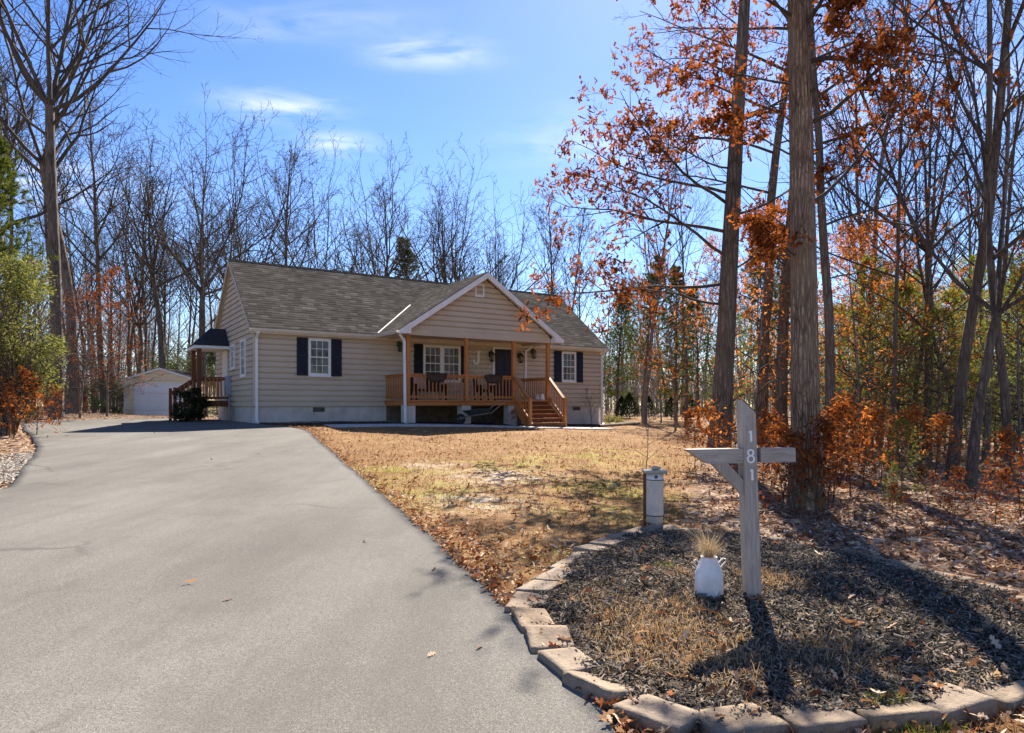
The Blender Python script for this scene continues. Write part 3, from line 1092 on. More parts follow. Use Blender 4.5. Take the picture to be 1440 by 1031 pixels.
ek = (ep[:, 1] > 2.4) & (ep[:, 1] < 22) & ~pip(bed_poly, ep[:, 0], ep[:, 1])
ep = ep[ek]
V2, F2, r2 = scatter(OAK, np.column_stack([ep, surf_z(ep[:, 0], ep[:, 1]) + RNG.uniform(0.02, 0.05, len(ep))]), RNG.uniform(0.035, 0.095, len(ep)), RNG, 0.5, 0.9)
Fc = np.concatenate([Fc, F2 + len(V)])
V, r = np.concatenate([V, V2]), np.concatenate([r, r2])
tag(link_mesh('fallen_leaves', np_mesh('fallen_leaves', V, Fc, False, r), M['lawn_leaf']), 'loose dry leaves strewn over the lawn and mulch bed', 'fallen leaves', kind='stuff')


def blades(name, mat, x, y, z, ln, wd, lean, rng):
    n = len(x)
    a = rng.uniform(0, 2 * pi, n)
    b = rng.uniform(0, 2 * pi, n)
    le = rng.uniform(0.15, lean, n)
    p = np.column_stack([x, y, z])
    side = np.column_stack([np.cos(a), np.sin(a), np.zeros(n)]) * (wd / 2)[:, None]
    dirv = np.column_stack([np.cos(b) * np.sin(le), np.sin(b) * np.sin(le), np.cos(le)])
    mid = p + dirv * (ln * 0.55)[:, None]
    le2 = np.minimum(le * 1.9, 1.7)
    d2 = np.column_stack([np.cos(b) * np.sin(le2), np.sin(b) * np.sin(le2), np.cos(le2)])
    tip = mid + d2 * (ln * 0.5)[:, None]
    V = np.stack([p - side, p + side, mid + side * 0.7, mid - side * 0.7, tip], 1).reshape(-1, 3)
    q = np.arange(n)[:, None] * 5
    me = np_mesh(name, V, [q + np.array([[0, 1, 2, 3]]), q + np.array([[3, 2, 4]])], False, np.repeat(rng.uniform(0, 1, n), 5))
    return link_mesh(name, me, mat)


# dormant turf
x, y = sample_ground(120000, 2.5, 22, 0.9, 0.8)
cl = np.array([mnoise.noise(Vector((a * 1.7, b * 1.7, 3))) for a, b in zip(x, y)])
bare = blob_f(_bare, x, y)
ok = (litter_f(x, y) < 0.55) & ~pip(drive_poly, x, y) & ~pip(bed_poly, x, y) & ~pip(house_poly, x, y) & (RNG.uniform(0, 1, len(x)) < np.clip(0.55 + cl, 0.05, 1) * (1 - 0.8 * bare))
x, y = x[ok], y[ok]
sc_l = np.clip(y / 7, 0.8, 2.0)
o = blades('dry_grass', M['dry_grass'], x, y, surf_z(x, y) - 0.004, RNG.uniform(0.035, 0.1, len(x)) * sc_l ** 0.4, 0.0055 * sc_l, 1.3, RNG)
tag(o, 'short tan dormant grass of the front lawn', 'grass', kind='stuff')
# green tufts
gx_, gy_ = [], []
for a, b, n_, s_ in ((1290, 1022, 420, 0.07), (1270, 1030, 300, 0.09), (935, 812, 60, 0.05), (560, 664, 500, 0.5), (622, 703, 500, 0.4), (820, 682, 500, 0.45), (880, 694, 500, 0.35), (945, 727, 200, 0.2), (862, 594, 500, 0.5)):
    h_ = hit(a, b)
    gx_.append(RNG.normal(h_[0], s_, n_)); gy_.append(RNG.normal(h_[1], s_, n_))
x, y = np.concatenate(gx_), np.concatenate(gy_)
ok = ~pip(drive_poly, x, y)
x, y = x[ok], y[ok]
o = blades('green_grass', M['green_grass'], x, y, surf_z(x, y), RNG.uniform(0.03, 0.07, len(x)), np.full(len(x), 0.006), 1.0, RNG)
tag(o, 'small yellow green grass and moss tufts in the lawn', 'grass', kind='stuff')

# mulch chips
x = RNG.uniform(bed_poly[:, 0].min(), bed_poly[:, 0].max(), 90000)
y = bed_poly[:, 1].min() + (bed_poly[:, 1].max() - bed_poly[:, 1].min()) * RNG.uniform(0, 1, 90000) ** 1.25
ok = pip(bed_poly, x, y)
x, y = x[ok], y[ok]
CH = np.array([(-.5, -.1, 0), (.5, -.07, 0), (.52, .08, 0), (-.48, .1, 0)])
V, Fc, r = scatter(CH, np.column_stack([x, y, bed_z(x, y) + RNG.uniform(0.0, 0.02, len(x))]), RNG.uniform(0.012, 0.055, len(x)), RNG, 0.45, 0.3)
tag(link_mesh('mulch_chips', np_mesh('mulch_chips', V, Fc, False, r), M['chip']), 'weathered dark grey bark chips filling the edged bed', 'mulch', kind='stuff')

# straw-like dry clumps inside the bed
cx_, cy_, cl_ = [], [], []
for a, b, n_, s_, l_ in ((960, 875, 900, 0.18, 0.13), (905, 915, 1300, 0.17, 0.14), (875, 880, 700, 0.14, 0.12), (940, 900, 900, 0.25, 0.1), (985, 930, 800, 0.2, 0.12), (860, 850, 400, 0.2, 0.09), (1020, 940, 1000, 0.16, 0.13), (1170, 938, 1100, 0.15, 0.13), (1085, 835, 600, 0.12, 0.13), (1060, 825, 350, 0.08, 0.13), (1090, 980, 500, 0.25, 0.09), (955, 822, 140, 0.09, 0.14), (1150, 865, 160, 0.2, 0.1), (1250, 880, 160, 0.25, 0.1), (1010, 800, 160, 0.2, 0.1), (930, 955, 260, 0.14, 0.12), (830, 850, 140, 0.1, 0.09),
                      (1360, 1000, 300, 0.2, 0.09), (1180, 1022, 300, 0.2, 0.08), (780, 945, 150, 0.06, 0.06), (850, 990, 200, 0.06, 0.06), (1080, 1027, 300, 0.15, 0.07)):
    h_ = hit(a, b)
    n_ = int(n_ * 0.95); cx_.append(RNG.normal(h_[0], s_, n_)); cy_.append(RNG.normal(h_[1], s_ * 1.2, n_)); cl_.append(RNG.uniform(0.4, 1, n_) * l_ * 0.62)
x, y, ln_ = np.concatenate(cx_), np.concatenate(cy_), np.concatenate(cl_)
ok = ~pip(drive_poly, x, y)
x, y, ln_ = x[ok], y[ok], ln_[ok]
o = blades('straw', M['straw'], x, y, surf_z(x, y), ln_, np.full(len(x), 0.004), 1.62, RNG)
tag(o, 'wispy straw coloured dead grass in and beside the mulch bed', 'dead grass', kind='stuff')

# pale gravel along the left driveway edge and along the foundation
gp = []
for a, b in (((0, 684), (48, 655)), ((48, 655), (52, 640)), ((20, 680), (50, 650))):
    A_, B_ = hit(*a), hit(*b)
    t_ = RNG.uniform(0, 1, 3200)
    gp.append(np.column_stack([A_[0] + (B_[0] - A_[0]) * t_ + RNG.normal(-0.25, 0.16, 3200), A_[1] + (B_[1] - A_[1]) * t_ + RNG.normal(0, 0.2, 3200)]))
t_ = RNG.uniform(0, 1, 2200)
gp.append(np.array([hw(0.6 + 4.6 * a, -0.35 - 0.5 * abs(RNG.normal(0, 0.6))) for a in t_]))
gp = np.concatenate(gp)
gp = gp[~pip(drive_poly, gp[:, 0], gp[:, 1])]
V, Fc, r = scatter(OVAL * [1, 1.8, 1], np.column_stack([gp, gz_np(gp[:, 0], gp[:, 1]) + 0.03]), RNG.uniform(0.02, 0.05, len(gp)), RNG, 0.35, 0.6)
tag(link_mesh('gravel', np_mesh('gravel', V, Fc, False, r), M['pebble']), 'pale gravel beside the driveway and along the house foundation', 'gravel', kind='stuff')
# ================================================================== HOUSE
L, D = 15.62, 7.37
HT, RD = 2.72, 5.74                       # eave and ridge above the foundation top
OH, OE = 0.20, 0.25
SL = (RD - HT) / (D / 2 + OE)
house = empty('house', (HX, HY, FT), HA)
tag(house, 'single storey tan sided house with grey shingle roof and cedar front porch', 'house')


def lap_wall(mb, P, w0, w1, lf, rf, ex=0.2, o=0.042):
    """dutch-lap rows; P(s,w,out) -> local point; lf/rf(w) limits"""
    w_ = w0
    while w_ < w1 - 0.01:
        a, b = w_, min(w_ + ex, w1)
        m = a + (b - a) * 0.72
        n = a + (b - a) * 0.78
        rowsv = [(a, -0.012), (a, o), (m, o), (n, 0.002), (b, -0.012)]
        v = []
        for ww, oo in rowsv:
            v += [P(lf(ww), ww, oo), P(rf(ww), ww, oo)]
        mb.add(v, [(0, 1, 3, 2), (2, 3, 5, 4), (4, 5, 7, 6), (6, 7, 9, 8)])
        w_ += ex


wall = MB()
lap_wall(wall, lambda s_, w_, o_: (s_, -o_, w_), 0, HT - 0.02, lambda w_: 0, lambda w_: L)
gl = lambda w_: 0 if w_ < HT else (w_ - HT) / SL - OE + 0.0
def gleft(w_):
    return max(0.0, (w_ - HT + 0.12) / SL - OE)
lap_wall(wall, lambda s_, w_, o_: (-o_, s_, w_), 0, RD - 0.22, lambda w_: gleft(w_), lambda w_: D - gleft(w_))
lap_wall(wall, lambda s_, w_, o_: (L + o_, s_, w_), 0, RD - 0.22, lambda w_: gleft(w_), lambda w_: D - gleft(w_))
lap_wall(wall, lambda s_, w_, o_: (s_, D + o_, w_), 0, HT - 0.02, lambda w_: 0, lambda w_: L)
for (u, v_) in ((0, 0), (L, 0), (0, D), (L, D)):          # corner boards
    su, s2 = (-1 if u == 0 else 1), (-1 if v_ == 0 else 1)
    x0, x1 = sorted((u + su * 0.048, u - su * 0.05))
    y0, y1 = sorted((v_ + s2 * 0.048, v_ - s2 * 0.05))
    wall.box((x0, y0, 0.004), (x1, y1, HT - 0.01))
wall.build('wall', M['siding'], house)
fd = MB()
fd.box((0.03, 0.03, -1.3), (L - 0.03, D - 0.03, 0.0))
fd.build('foundation', M['parge'], house)


def uv_slab(name, quads, mat, parent, thick=0.05):
    """roof planes: each quad (or polygon) carries UV in metres along eave / up slope"""
    me = bpy.data.meshes.new(name)
    v, f, uvs = [], [], []
    for poly in quads:
        P = [Vector(p) for p in poly]
        n = (P[1] - P[0]).cross(P[2] - P[0]).normalized()
        if n.z < 0:
            P = P[::-1]
            n = -n
        e = Vector((-n.y, n.x, 0)).normalized() if abs(n.z) < 0.999 else Vector((1, 0, 0))
        up = n.cross(e)
        b, m = len(v), len(P)
        v += [tuple(p) for p in P] + [tuple(p - Vector((0, 0, thick))) for p in P]
        fl = [tuple(range(b, b + m)), tuple(range(b + m, b + 2 * m))[::-1]] + [(b + i_, b + m + i_, b + m + (i_ + 1) % m, b + (i_ + 1) % m) for i_ in range(m)]
        f += fl
        for q in fl:
            uvs += [(Vector(v[i_]).dot(e), Vector(v[i_]).dot(up)) for i_ in q]
    me.from_pydata(v, [], f)
    ul = me.uv_layers.new(name='UVMap')
    for i_, q in enumerate(uvs):
        ul.data[i_].uv = q
    me.update()
    return link_mesh(name, me, mat, parent)


PK, PW = 5.09, 3.59                     # porch gable ridge height and half width
PC, PT = 7.965, 2.70                    # its centre line and tip height
PF = -2.42                              # front edge of the porch roof
psl = (PK - PT) / PW
vv_ = lambda w_: -OE + (w_ - HT) / SL   # where the main slope reaches height w
e0 = HT
pe = PC - (PK - e0 - 0.012) / psl       # porch slope at main eave height, left
pr_ = PC + (PK - e0 - 0.012) / psl
roof = uv_slab('roof', [
    [(-OH, -OE, HT), (L + OH, -OE, HT), (L + OH, D / 2, RD), (-OH, D / 2, RD)],
    [(-OH, D + OE, HT), (L + OH, D + OE, HT), (L + OH, D / 2, RD), (-OH, D / 2, RD)]], M['shingle'], house, 0.06)
# ridge caps
cap = MB()
u = -OH
while u < L + OH - 0.05:
    cap.add([(u, D / 2 - 0.13, RD - 0.085), (u + 0.3, D / 2 - 0.13, RD - 0.095), (u + 0.3, D / 2, RD + 0.012), (u, D / 2, RD + 0.024), (u, D / 2 + 0.13, RD - 0.085), (u + 0.3, D / 2 + 0.13, RD - 0.095)],
            [(0, 1, 2, 3), (3, 2, 5, 4)])
    u += 0.29
cap.build('ridge_cap', M['shingle'], roof)
# rake boards, soffits, fascia, gutters
tr = MB()
for (u, s_) in ((-OH, -1), (L + OH, 1)):
    for (va, vb) in ((-OE, D / 2), (D + OE, D / 2)):
        a = u - s_ * 0.012
        b = u + s_ * 0.012
        x0, x1 = min(a, b), max(a, b)
        tr.add([(x0, va, HT - 0.02), (x1, va, HT - 0.02), (x1, vb, RD - 0.02), (x0, vb, RD - 0.02), (x0, va, HT - 0.2), (x1, va, HT - 0.2), (x1, vb, RD - 0.2), (x0, vb, RD - 0.2)],
               [(0, 3, 2, 1), (4, 5, 6, 7), (0, 1, 5, 4), (1, 2, 6, 5), (2, 3, 7, 6), (3, 0, 4, 7)])
tr.build('rake_board', M['soffit'], roof)
so_ = MB()
for (u0, u1) in ((-OH + 0.014, 0.0), (L, L + OH - 0.014)):
    for (va, vb) in ((-OE, D / 2), (D + OE, D / 2)):
        so_.add([(u0, va, HT - 0.14), (u1, va, HT - 0.14), (u1, vb, RD - 0.14), (u0, vb, RD - 0.14)], [(0, 1, 2, 3)])
so_.add([(0, -OE, HT - 0.1), (L, -OE, HT - 0.1), (L, 0, HT - 0.1), (0, 0, HT - 0.1)], [(0, 1, 2, 3)])
so_.build('soffit', M['soffit'], roof)


def gutter(name, segs, parent, mat):
    g = MB()
    for p, q in segs:
        p, q = Vector(p), Vector(q)
        d = (q - p).normalized()
        n = Vector((d.y, -d.x, 0))
        prof = [(0, 0), (0, -0.12), (0.06, -0.12), (0.1, -0.06), (0.115, 0.0), (0.1, 0.0), (0.09, -0.05), (0.055, -0.105), (0.01, -0.105), (0.01, 0)]
        g.prism(prof, lambda c_, e_: tuple((q if e_ else p) + n * c_[0] + Vector((0, 0, c_[1]))))
    return g.build(name, mat, parent)


gutter('gutter', [((-OH, -OE - 0.004, HT - 0.035), (pe - 0.04, -OE - 0.004, HT - 0.035))], house, M['cream_trim'])
gutter('gutter', [((pr_ + 0.04, -OE - 0.004, HT - 0.035), (L + OH, -OE - 0.004, HT - 0.035))], house, M['cream_trim'])
fs = MB()
fs.box((-OH + 0.01, -OE + 0.004, HT - 0.2), (L + OH - 0.01, -OE + 0.03, HT - 0.045))
fs.build('fascia', M['cream_trim'], roof)


def downspout(parent, pts, mat=M['white_trim']):
    d = MB()
    for a, b in zip(pts[:-1], pts[1:]):
        d.beam(a, b, 0.085, 0.065, (0.01, 1, 0.02))
    return d.build('downspout', mat, parent)


downspout(house, [(0.05, -OE - 0.05, HT - 0.15), (0.05, -OE - 0.05, HT - 0.2), (0.05, -0.075, HT - 0.36), (0.05, -0.075, -0.5), (0.05, -0.25, -0.57)])
downspout(house, [(L - 0.04, -OE - 0.05, HT - 0.15), (L - 0.04, -OE - 0.05, HT - 0.2), (L - 0.04, -0.075, HT - 0.36), (L - 0.04, -0.075, -0.82), (L - 0.04, -0.25, -0.88)])

# ---- porch roof
yb_k = vv_(PK)
yb_e = vv_(e0 + 0.012)
gv = [(PC, PF, PK), (PC, yb_k, PK)]
lt_ = PC - PW
rt_ = PC + PW
pl = lambda u_: PK - psl * abs(u_ - PC)
kk_ = 0.03                              # porch shingles lie just over the main slope at the valley
proof = uv_slab('porch_roof', [
    [(lt_, PF, PT + kk_), (PC, PF, PK + kk_), (PC, yb_k + 0.05, PK + kk_), (pe, -OE, pl(pe) + kk_), (lt_, -OE, PT + kk_)],
    [(rt_, PF, PT + kk_), (PC, PF, PK + kk_), (PC, yb_k + 0.05, PK + kk_), (pr_, -OE, pl(pr_) + kk_), (rt_, -OE, PT + kk_)]], M['shingle'], house, 0.05)
# white valley flashing on the left slope
vp0 = Vector((pe + 0.02, -OE + 0.01, HT + 0.045))
vp1 = Vector((PC, yb_k, PK + 0.045))
q1 = vp0.lerp(vp1, 0.62)
fl = MB()
fl.beam(vp0 + Vector((-0.03, -0.02, 0.01)), q1 + Vector((-0.03, -0.02, 0.01)), 0.045, 0.012, (0, -0.5, 0.85))
fl.build('flashing', M['cream_trim'], proof)
# rake fascia of the gable with boxed ends
fa = MB()
for s_ in (-1, 1):
    tip, top = PC + s_ * PW, PC
    fa.add([(tip, PF - 0.02, PT + 0.0), (top, PF - 0.02, PK + 0.0), (top, PF - 0.02, PK - 0.22), (tip - s_ * 0.33, PF - 0.02, PT - 0.0), (tip - s_ * 0.0, PF - 0.02, PT - 0.02),
            (tip, PF + 0.01, PT + 0.0), (top, PF + 0.01, PK + 0.0), (top, PF + 0.01, PK - 0.22), (tip - s_ * 0.33, PF + 0.01, PT - 0.0), (tip, PF + 0.01, PT - 0.02)],
           [(0, 1, 2, 3, 4), (5, 9, 8, 7, 6), (0, 5, 6, 1), (2, 7, 8, 3), (3, 8, 9, 4)])
    x0, x1 = sorted((tip, tip - s_ * 0.42))
    fa.add([(tip, PF - 0.024, PT + 0.012), (tip - s_ * 0.42, PF - 0.024, PT + 0.012 + 0.42 * psl), (tip - s_ * 0.42, PF - 0.024, PT - 0.12), (tip, PF - 0.024, PT - 0.12),
            (tip, PF + 0.3, PT + 0.012), (tip - s_ * 0.42, PF + 0.3, PT + 0.012), (tip - s_ * 0.42, PF + 0.3, PT - 0.12), (tip, PF + 0.3, PT - 0.12)],
           [(0, 1, 2, 3), (0, 3, 7, 4), (2, 1, 5, 6), (3, 2, 6, 7)])
fa.build('fascia', M['white_trim'], proof)
sf = MB()
for s_ in (-1, 1):
    tip = PC + s_ * PW
    sf.add([(tip, PF + 0.012, PT - 0.1), (PC, PF + 0.012, PK - 0.1), (PC, PF + 0.34, PK - 0.1), (tip, PF + 0.34, PT - 0.1)], [(0, 1, 2, 3)])
    sf.add([(tip, PF + 0.34, PT - 0.1), (tip - s_ * 0.6, PF + 0.34, PT - 0.1), (tip - s_ * 0.6, -OE, PT - 0.1), (tip, -OE, PT - 0.1)], [(0, 1, 2, 3)])
sf.build('soffit', M['cream_trim'], proof)
gutter('gutter', [((lt_ - 0.004, -OE - 0.0, PT - 0.0), (lt_ - 0.004, PF + 0.1, PT - 0.0))], house, M['cream_trim'])
gutter('gutter', [((rt_ + 0.004, PF + 0.1, PT - 0.0), (rt_ + 0.004, -OE - 0.0, PT - 0.0))], house, M['cream_trim'])
PG = -2.08                              # gable siding plane
pgw = MB()
hl = lambda w_: PC - min(3.12, (PK - 0.16 - w_) / psl)
hr = lambda w_: PC + min(3.12, (PK - 0.16 - w_) / psl)
lap_wall(pgw, lambda s_, w_, o_: (s_, PG - o_, w_), 2.79, PK - 0.17, hl, hr, 0.2)
pgw.build('gable_wall', M['siding'], house)
bm_ = MB()
bm_.box((PC - 3.14, PG - 0.06, 2.57), (PC + 3.14, PG + 0.1, 2.786))
bm_.box((PC - 3.14, PG + 0.104, 2.57), (PC - 2.98, -0.03, 2.76))
bm_.box((PC + 2.98, PG + 0.104, 2.57), (PC + 3.14, -0.03, 2.76))
bm_.build('porch_beam', M['siding'], house)
ce = MB()
ce.box((PC - 2.975, PG + 0.104, 2.66), (PC + 2.975, -0.03, 2.7))
ce.build('porch_ceiling', M['soffit'], house)
gv_ = MB()
gv_.box((7.58, PG - 0.05, 4.17), (7.98, PG - 0.0, 4.25))
gv_.box((7.58, PG - 0.05, 4.61), (7.98, PG - 0.0, 4.68))
gv_.box((7.58, PG - 0.05, 4.252), (7.64, PG - 0.0, 4.608))
gv_.box((7.92, PG - 0.05, 4.252), (7.98, PG - 0.0, 4.608))
vent = gv_.build('gable_vent', M['white_trim'], house)
lo = MB()
for q in range(8):
    z0 = 4.255 + q * 0.044
    lo.add([(7.641, PG - 0.045, z0), (7.919, PG - 0.045, z0), (7.919, PG - 0.012, z0 + 0.04), (7.641, PG - 0.012, z0 + 0.04)], [(0, 1, 2, 3)])
lo.build('louvre', M['cream_trim'], vent)


# ---- windows, shutters, door
def window(u0, u1, w0, w1, P, parent=house, cols=3, rows_=2):
    """P(s,w,out)"""
    fr = MB()
    t = 0.055
    def bx(mb, a0, a1, b0, b1, o0, o1):
        v = [P(a0, b0, o0), P(a1, b0, o0), P(a1, b1, o0), P(a0, b1, o0), P(a0, b0, o1), P(a1, b0, o1), P(a1, b1, o1), P(a0, b1, o1)]
        mb.add(v, [(0, 1, 2, 3), (7, 6, 5, 4), (0, 4, 5, 1), (1, 5, 6, 2), (2, 6, 7, 3), (3, 7, 4, 0)])
    bx(fr, u0, u1, w0, w0 + t, 0, 0.075)
    bx(fr, u0, u1, w1 - t, w1, 0, 0.075)
    bx(fr, u0, u0 + t, w0 + t + .001, w1 - t - .001, 0, 0.073)
    bx(fr, u1 - t, u1, w0 + t + .001, w1 - t - .001, 0, 0.073)
    bx(fr, u0 - 0.02, u1 + 0.02, w0 - 0.035, w0 - 0.001, 0, 0.09)
    f = fr.build('window', M['white_trim'], parent)
    mid = (w0 + w1) / 2
    sh = MB()
    a, b = u0 + t + .002, u1 - t - .002
    for (z0, z1, oo) in ((w0 + t + .002, mid + 0.02, 0.052), (mid - 0.018, w1 - t - .002, 0.062)):
        e_ = 0.035
        bx(sh, a, b, z0, z0 + e_, 0.0, oo)
        bx(sh, a, b, z1 - e_, z1, 0.0, oo)
        bx(sh, a, a + e_, z0 + e_ + .001, z1 - e_ - .001, 0.0, oo)
        bx(sh, b - e_, b, z0 + e_ + .001, z1 - e_ - .001, 0.0, oo)
    sh.build('sash', M['white_trim'], f)
    mu = MB()
    for (z0, z1, oo) in ((w0 + t + .04, mid - 0.018, 0.05), (mid + 0.022, w1 - t - .04, 0.058)):
        for q in range(1, cols):
            c_ = a + 0.035 + (b - a - 0.07) * q / cols
            bx(mu, c_ - 0.009, c_ + 0.009, z0, z1, 0.03, oo - 0.004)
        for q in range(1, rows_):
            c_ = z0 + (z1 - z0) * q / rows_
            bx(mu, a + .036, b - .036, c_ - 0.009, c_ + 0.009, 0.03, oo - 0.006)
    mu.build('muntin', M['white_trim'], f)
    pn = MB()
    bx(pn, a + .02, b - .02, w0 + t + .02, w1 - t - .02, 0.004, 0.041)
    pn.build('pane', M['window_glass'], f)
    return f


FRONT = lambda s_, w_, o_: (s_, -0.014 - o_, w_)
LEFT = lambda s_, w_, o_: (-0.014 - o_, s_, w_)
RIGHTW = lambda s_, w_, o_: (L + 0.014 + o_, s_, w_)
BACK = lambda s_, w_, o_: (s_, D + 0.014 + o_, w_)
window(1.84, 2.66, 1.10, 2.46, FRONT)
window(13.25, 14.06, 1.10, 2.46, FRONT)
window(6.39, 7.22, 0.98, 2.44, FRONT)
window(7.225, 8.06, 0.98, 2.44, FRONT)
window(1.24, 2.06, 1.08, 2.45, LEFT)
window(3.22, 3.98, 1.45, 2.40, LEFT)
for a in (2, 6, 11):
    window(a, a + 0.85, 1.1, 2.45, BACK)
window(2.2, 3.0, 1.1, 2.45, RIGHTW)


def shutter(u0, u1, w0, w1):
    s_ = MB()
    y = -0.042
    s_.box((u0, y - 0.03, w0), (u1, y + 0.03, w1), None)
    e_ = 0.05
    m = w0 + (w1 - w0) * 0.52
    for z0, z1 in ((w0 + e_, m - e_ / 2), (m + e_ / 2, w1 - e_)):
        n_ = int((z1 - z0) / 0.045)
        for q in range(n_):
            zz_ = z0 + (z1 - z0) * q / n_
            s_.add([(u0 + e_, y - 0.044, zz_), (u1 - e_, y - 0.044, zz_), (u1 - e_, y - 0.031, zz_ + (z1 - z0) / n_), (u0 + e_, y - 0.031, zz_ + (z1 - z0) / n_)], [(0, 1, 2, 3)])
    for z0, z1 in ((w0, w0 + e_), (m - e_ / 2, m + e_ / 2), (w1 - e_, w1)):
        s_.box((u0 + .003, y - 0.05, z0 + .002), (u1 - .003, y - 0.0305, z1 - .002))
    return s_.build('shutter', M['shutter'], house)


for a, b, c_, d_ in ((1.43, 1.82, 1.10, 2.47), (2.68, 3.07, 1.10, 2.47), (12.83, 13.23, 1.08, 2.48), (14.08, 14.47, 1.08, 2.48), (5.99, 6.37, 0.98, 2.46), (8.08, 8.44, 0.98, 2.46)):
    shutter(a, b, c_, d_)

dr = MB()
DY = -0.045
dr.box((9.70, DY - 0.03, 0.28), (10.54, DY, 2.42))
for q0, q1 in ((9.80, 10.08), (10.16, 10.44)):
    for z0, z1 in ((0.42, 0.95), (1.08, 1.72), (1.84, 2.28)):
        dr.box((q0, DY - 0.042, z0), (q1, DY - 0.031, z1))
        dr.box((q0 + .05, DY - 0.05, z0 + .05), (q1 - .05, DY - 0.0425, z1 - .05))
door = dr.build('front_door', M['door_navy'], house)
MB().lathe([(0.03, 0), (0.032, 0.02), (0.015, 0.03), (0.012, 0.05)], 12).build('handle', M['galvanised'], door).location = (9.78, DY - 0.09, 1.2)
dt = MB()
dt.box((9.60, DY - 0.05, 0.26), (9.695, DY + 0.004, 2.42))
dt.box((10.545, DY - 0.05, 0.26), (10.64, DY + 0.004, 2.42))
dt.box((9.60, DY - 0.055, 2.423), (10.64, DY + 0.004, 2.51))
dt.build('door_trim', M['white_trim'], house)
# crawl-space vents
for u0 in (2.03, 13.95):
    vt = MB()
    vt.box((u0, 0.0, -0.2), (u0 + 0.42, 0.028, -0.04))
    for q in range(5):
        vt.box((u0 + .02, -0.012, -0.185 + q * 0.03), (u0 + .4, -0.001, -0.173 + q * 0.03))
    vt.build('crawl_vent', M['vent_dark'], house)

# ---- added dark boards standing in for the shade beneath the deck
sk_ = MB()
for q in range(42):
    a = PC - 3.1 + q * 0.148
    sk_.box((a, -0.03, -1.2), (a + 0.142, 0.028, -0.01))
sk_.build('deck_shade_boards', M['deck_shade_brown'], house)

# ---- front porch deck
DF = 0.22
PL0, PR0, PV = 4.79, 11.15, -2.0
dk = MB()
v_ = -0.05
while v_ > PV - 0.09:
    dk.box((PL0 - 0.04, v_ - 0.135, DF - 0.035), (PR0 + 0.04, v_, DF))
    v_ -= 0.142
deck = dk.build('porch_deck', M['cedar_flat'], house)
rm = MB()
rm.box((PL0 - 0.01, PV - 0.07, 0.03), (PR0 + 0.01, PV - 0.03, DF - 0.037))
rm.box((PL0 - 0.012, PV - 0.028, 0.03), (PL0 + 0.03, -0.03, DF - 0.037))
rm.box((PR0 - 0.03, PV - 0.028, 0.03), (PR0 + 0.012, -0.03, DF - 0.037))
rm.build('rim_board', M['cedar_flat'], deck)
for u_ in (4.95, 7.26, 9.36, 11.0):
    p_ = MB()
    p_.box((u_ - 0.2, PV - 0.03, -1.15), (u_ + 0.2, PV + 0.37, 0.028), None, 0.012)
    p_.build('pier', M['parge'], house)
PU = (4.86, 7.26, 9.40, 11.07)
for u_ in PU:
    p_ = MB()
    p_.box((u_ - 0.068, PV - 0.068, DF + 0.002), (u_ + 0.068, PV + 0.068, 2.568), None, 0.008)
    p_.build('porch_post', M['cedar'], house)


def bal_mesh():
    b_ = MB()
    b_.box((-0.019, -0.019, 0.0), (0.019, 0.019, 0.86), None, 0.004)
    return b_


_bal = None


def railing(p, q, z0, z1, h=0.95, parent=house, mat=M['cedar_flat'], name='railing', spc=0.145, out=(0, -1)):
    """rails from p to q (u,v); z0/z1 deck level at each end"""
    global _bal
    p3, q3 = Vector((p[0], p[1], z0)), Vector((q[0], q[1], z1))
    r_ = MB()
    Z_ = Vector((0, 0, 1))
    r_.beam(p3 + Z_ * h, q3 + Z_ * h, 0.13, 0.036)
    r_.beam(p3 + Z_ * (h - 0.075), q3 + Z_ * (h - 0.075), 0.04, 0.09)
    r_.beam(p3 + Z_ * 0.12, q3 + Z_ * 0.12, 0.04, 0.09)
    ro = r_.build(name, mat, parent)
    d = q3 - p3
    n_ = max(2, int(Vector((d.x, d.y)).length / spc))
    o3 = Vector((out[0], out[1], 0)) * 0.042
    for k_ in range(1, n_):
        t_ = k_ / n_
        a = p3 + d * t_
        if _bal is None:
            bo = bal_mesh().build('baluster', M['cedar'], ro)
            _bal = bo.data
        else:
            bo = bpy.data.objects.new('baluster', _bal)
            C.objects.link(bo)
            bo.parent = ro
        bo.location = a + o3 + Z_ * 0.06
    return ro


railing((PU[0] + 0.07, PV), (PU[1] - 0.07, PV), DF, DF)
railing((PU[1] + 0.07, PV), (PU[2] - 0.07, PV), DF, DF)
railing((PL0 + 0.02, -0.08), (PL0 + 0.06, PV + 0.07), DF, DF, out=(-1, 0))
railing((PR0 - 0.08, -0.08), (PR0 - 0.08, PV + 0.07), DF, DF, out=(1, 0))
# stairs: five risers between the two right-hand posts
SV0, SV1 = PV - 0.09, PV - 1.04
st = MB()
nst = 5
drop = (DF + 0.80) / 6
for q in range(nst):
    zt = DF - drop * (q + 1)
    vv0 = SV0 - 0.235 * q
    if q < 5:
        st.box((PU[2] + 0.06, vv0 - 0.255, zt - 0.036), (PU[3] - 0.06, vv0 - 0.0, zt))
stairs = st.build('stairs', M['cedar_flat'], house)
rs = MB()
for q in range(nst):
    zt = DF - drop * (q + 1)
    vv0 = SV0 - 0.235 * q
    rs.box((PU[2] + 0.06, vv0 - 0.001, zt + 0.001), (PU[3] - 0.06, vv0 + 0.02, zt + drop - 0.037))
rs.box((PU[2] + 0.06, SV0 - 0.235 * nst - 0.001, DF - drop * 6 - 0.1), (PU[3] - 0.06, SV0 - 0.235 * nst + 0.02, DF - drop * 5 - 0.037))
rs.build('riser', M['dark_cedar'], stairs)
sg = MB()
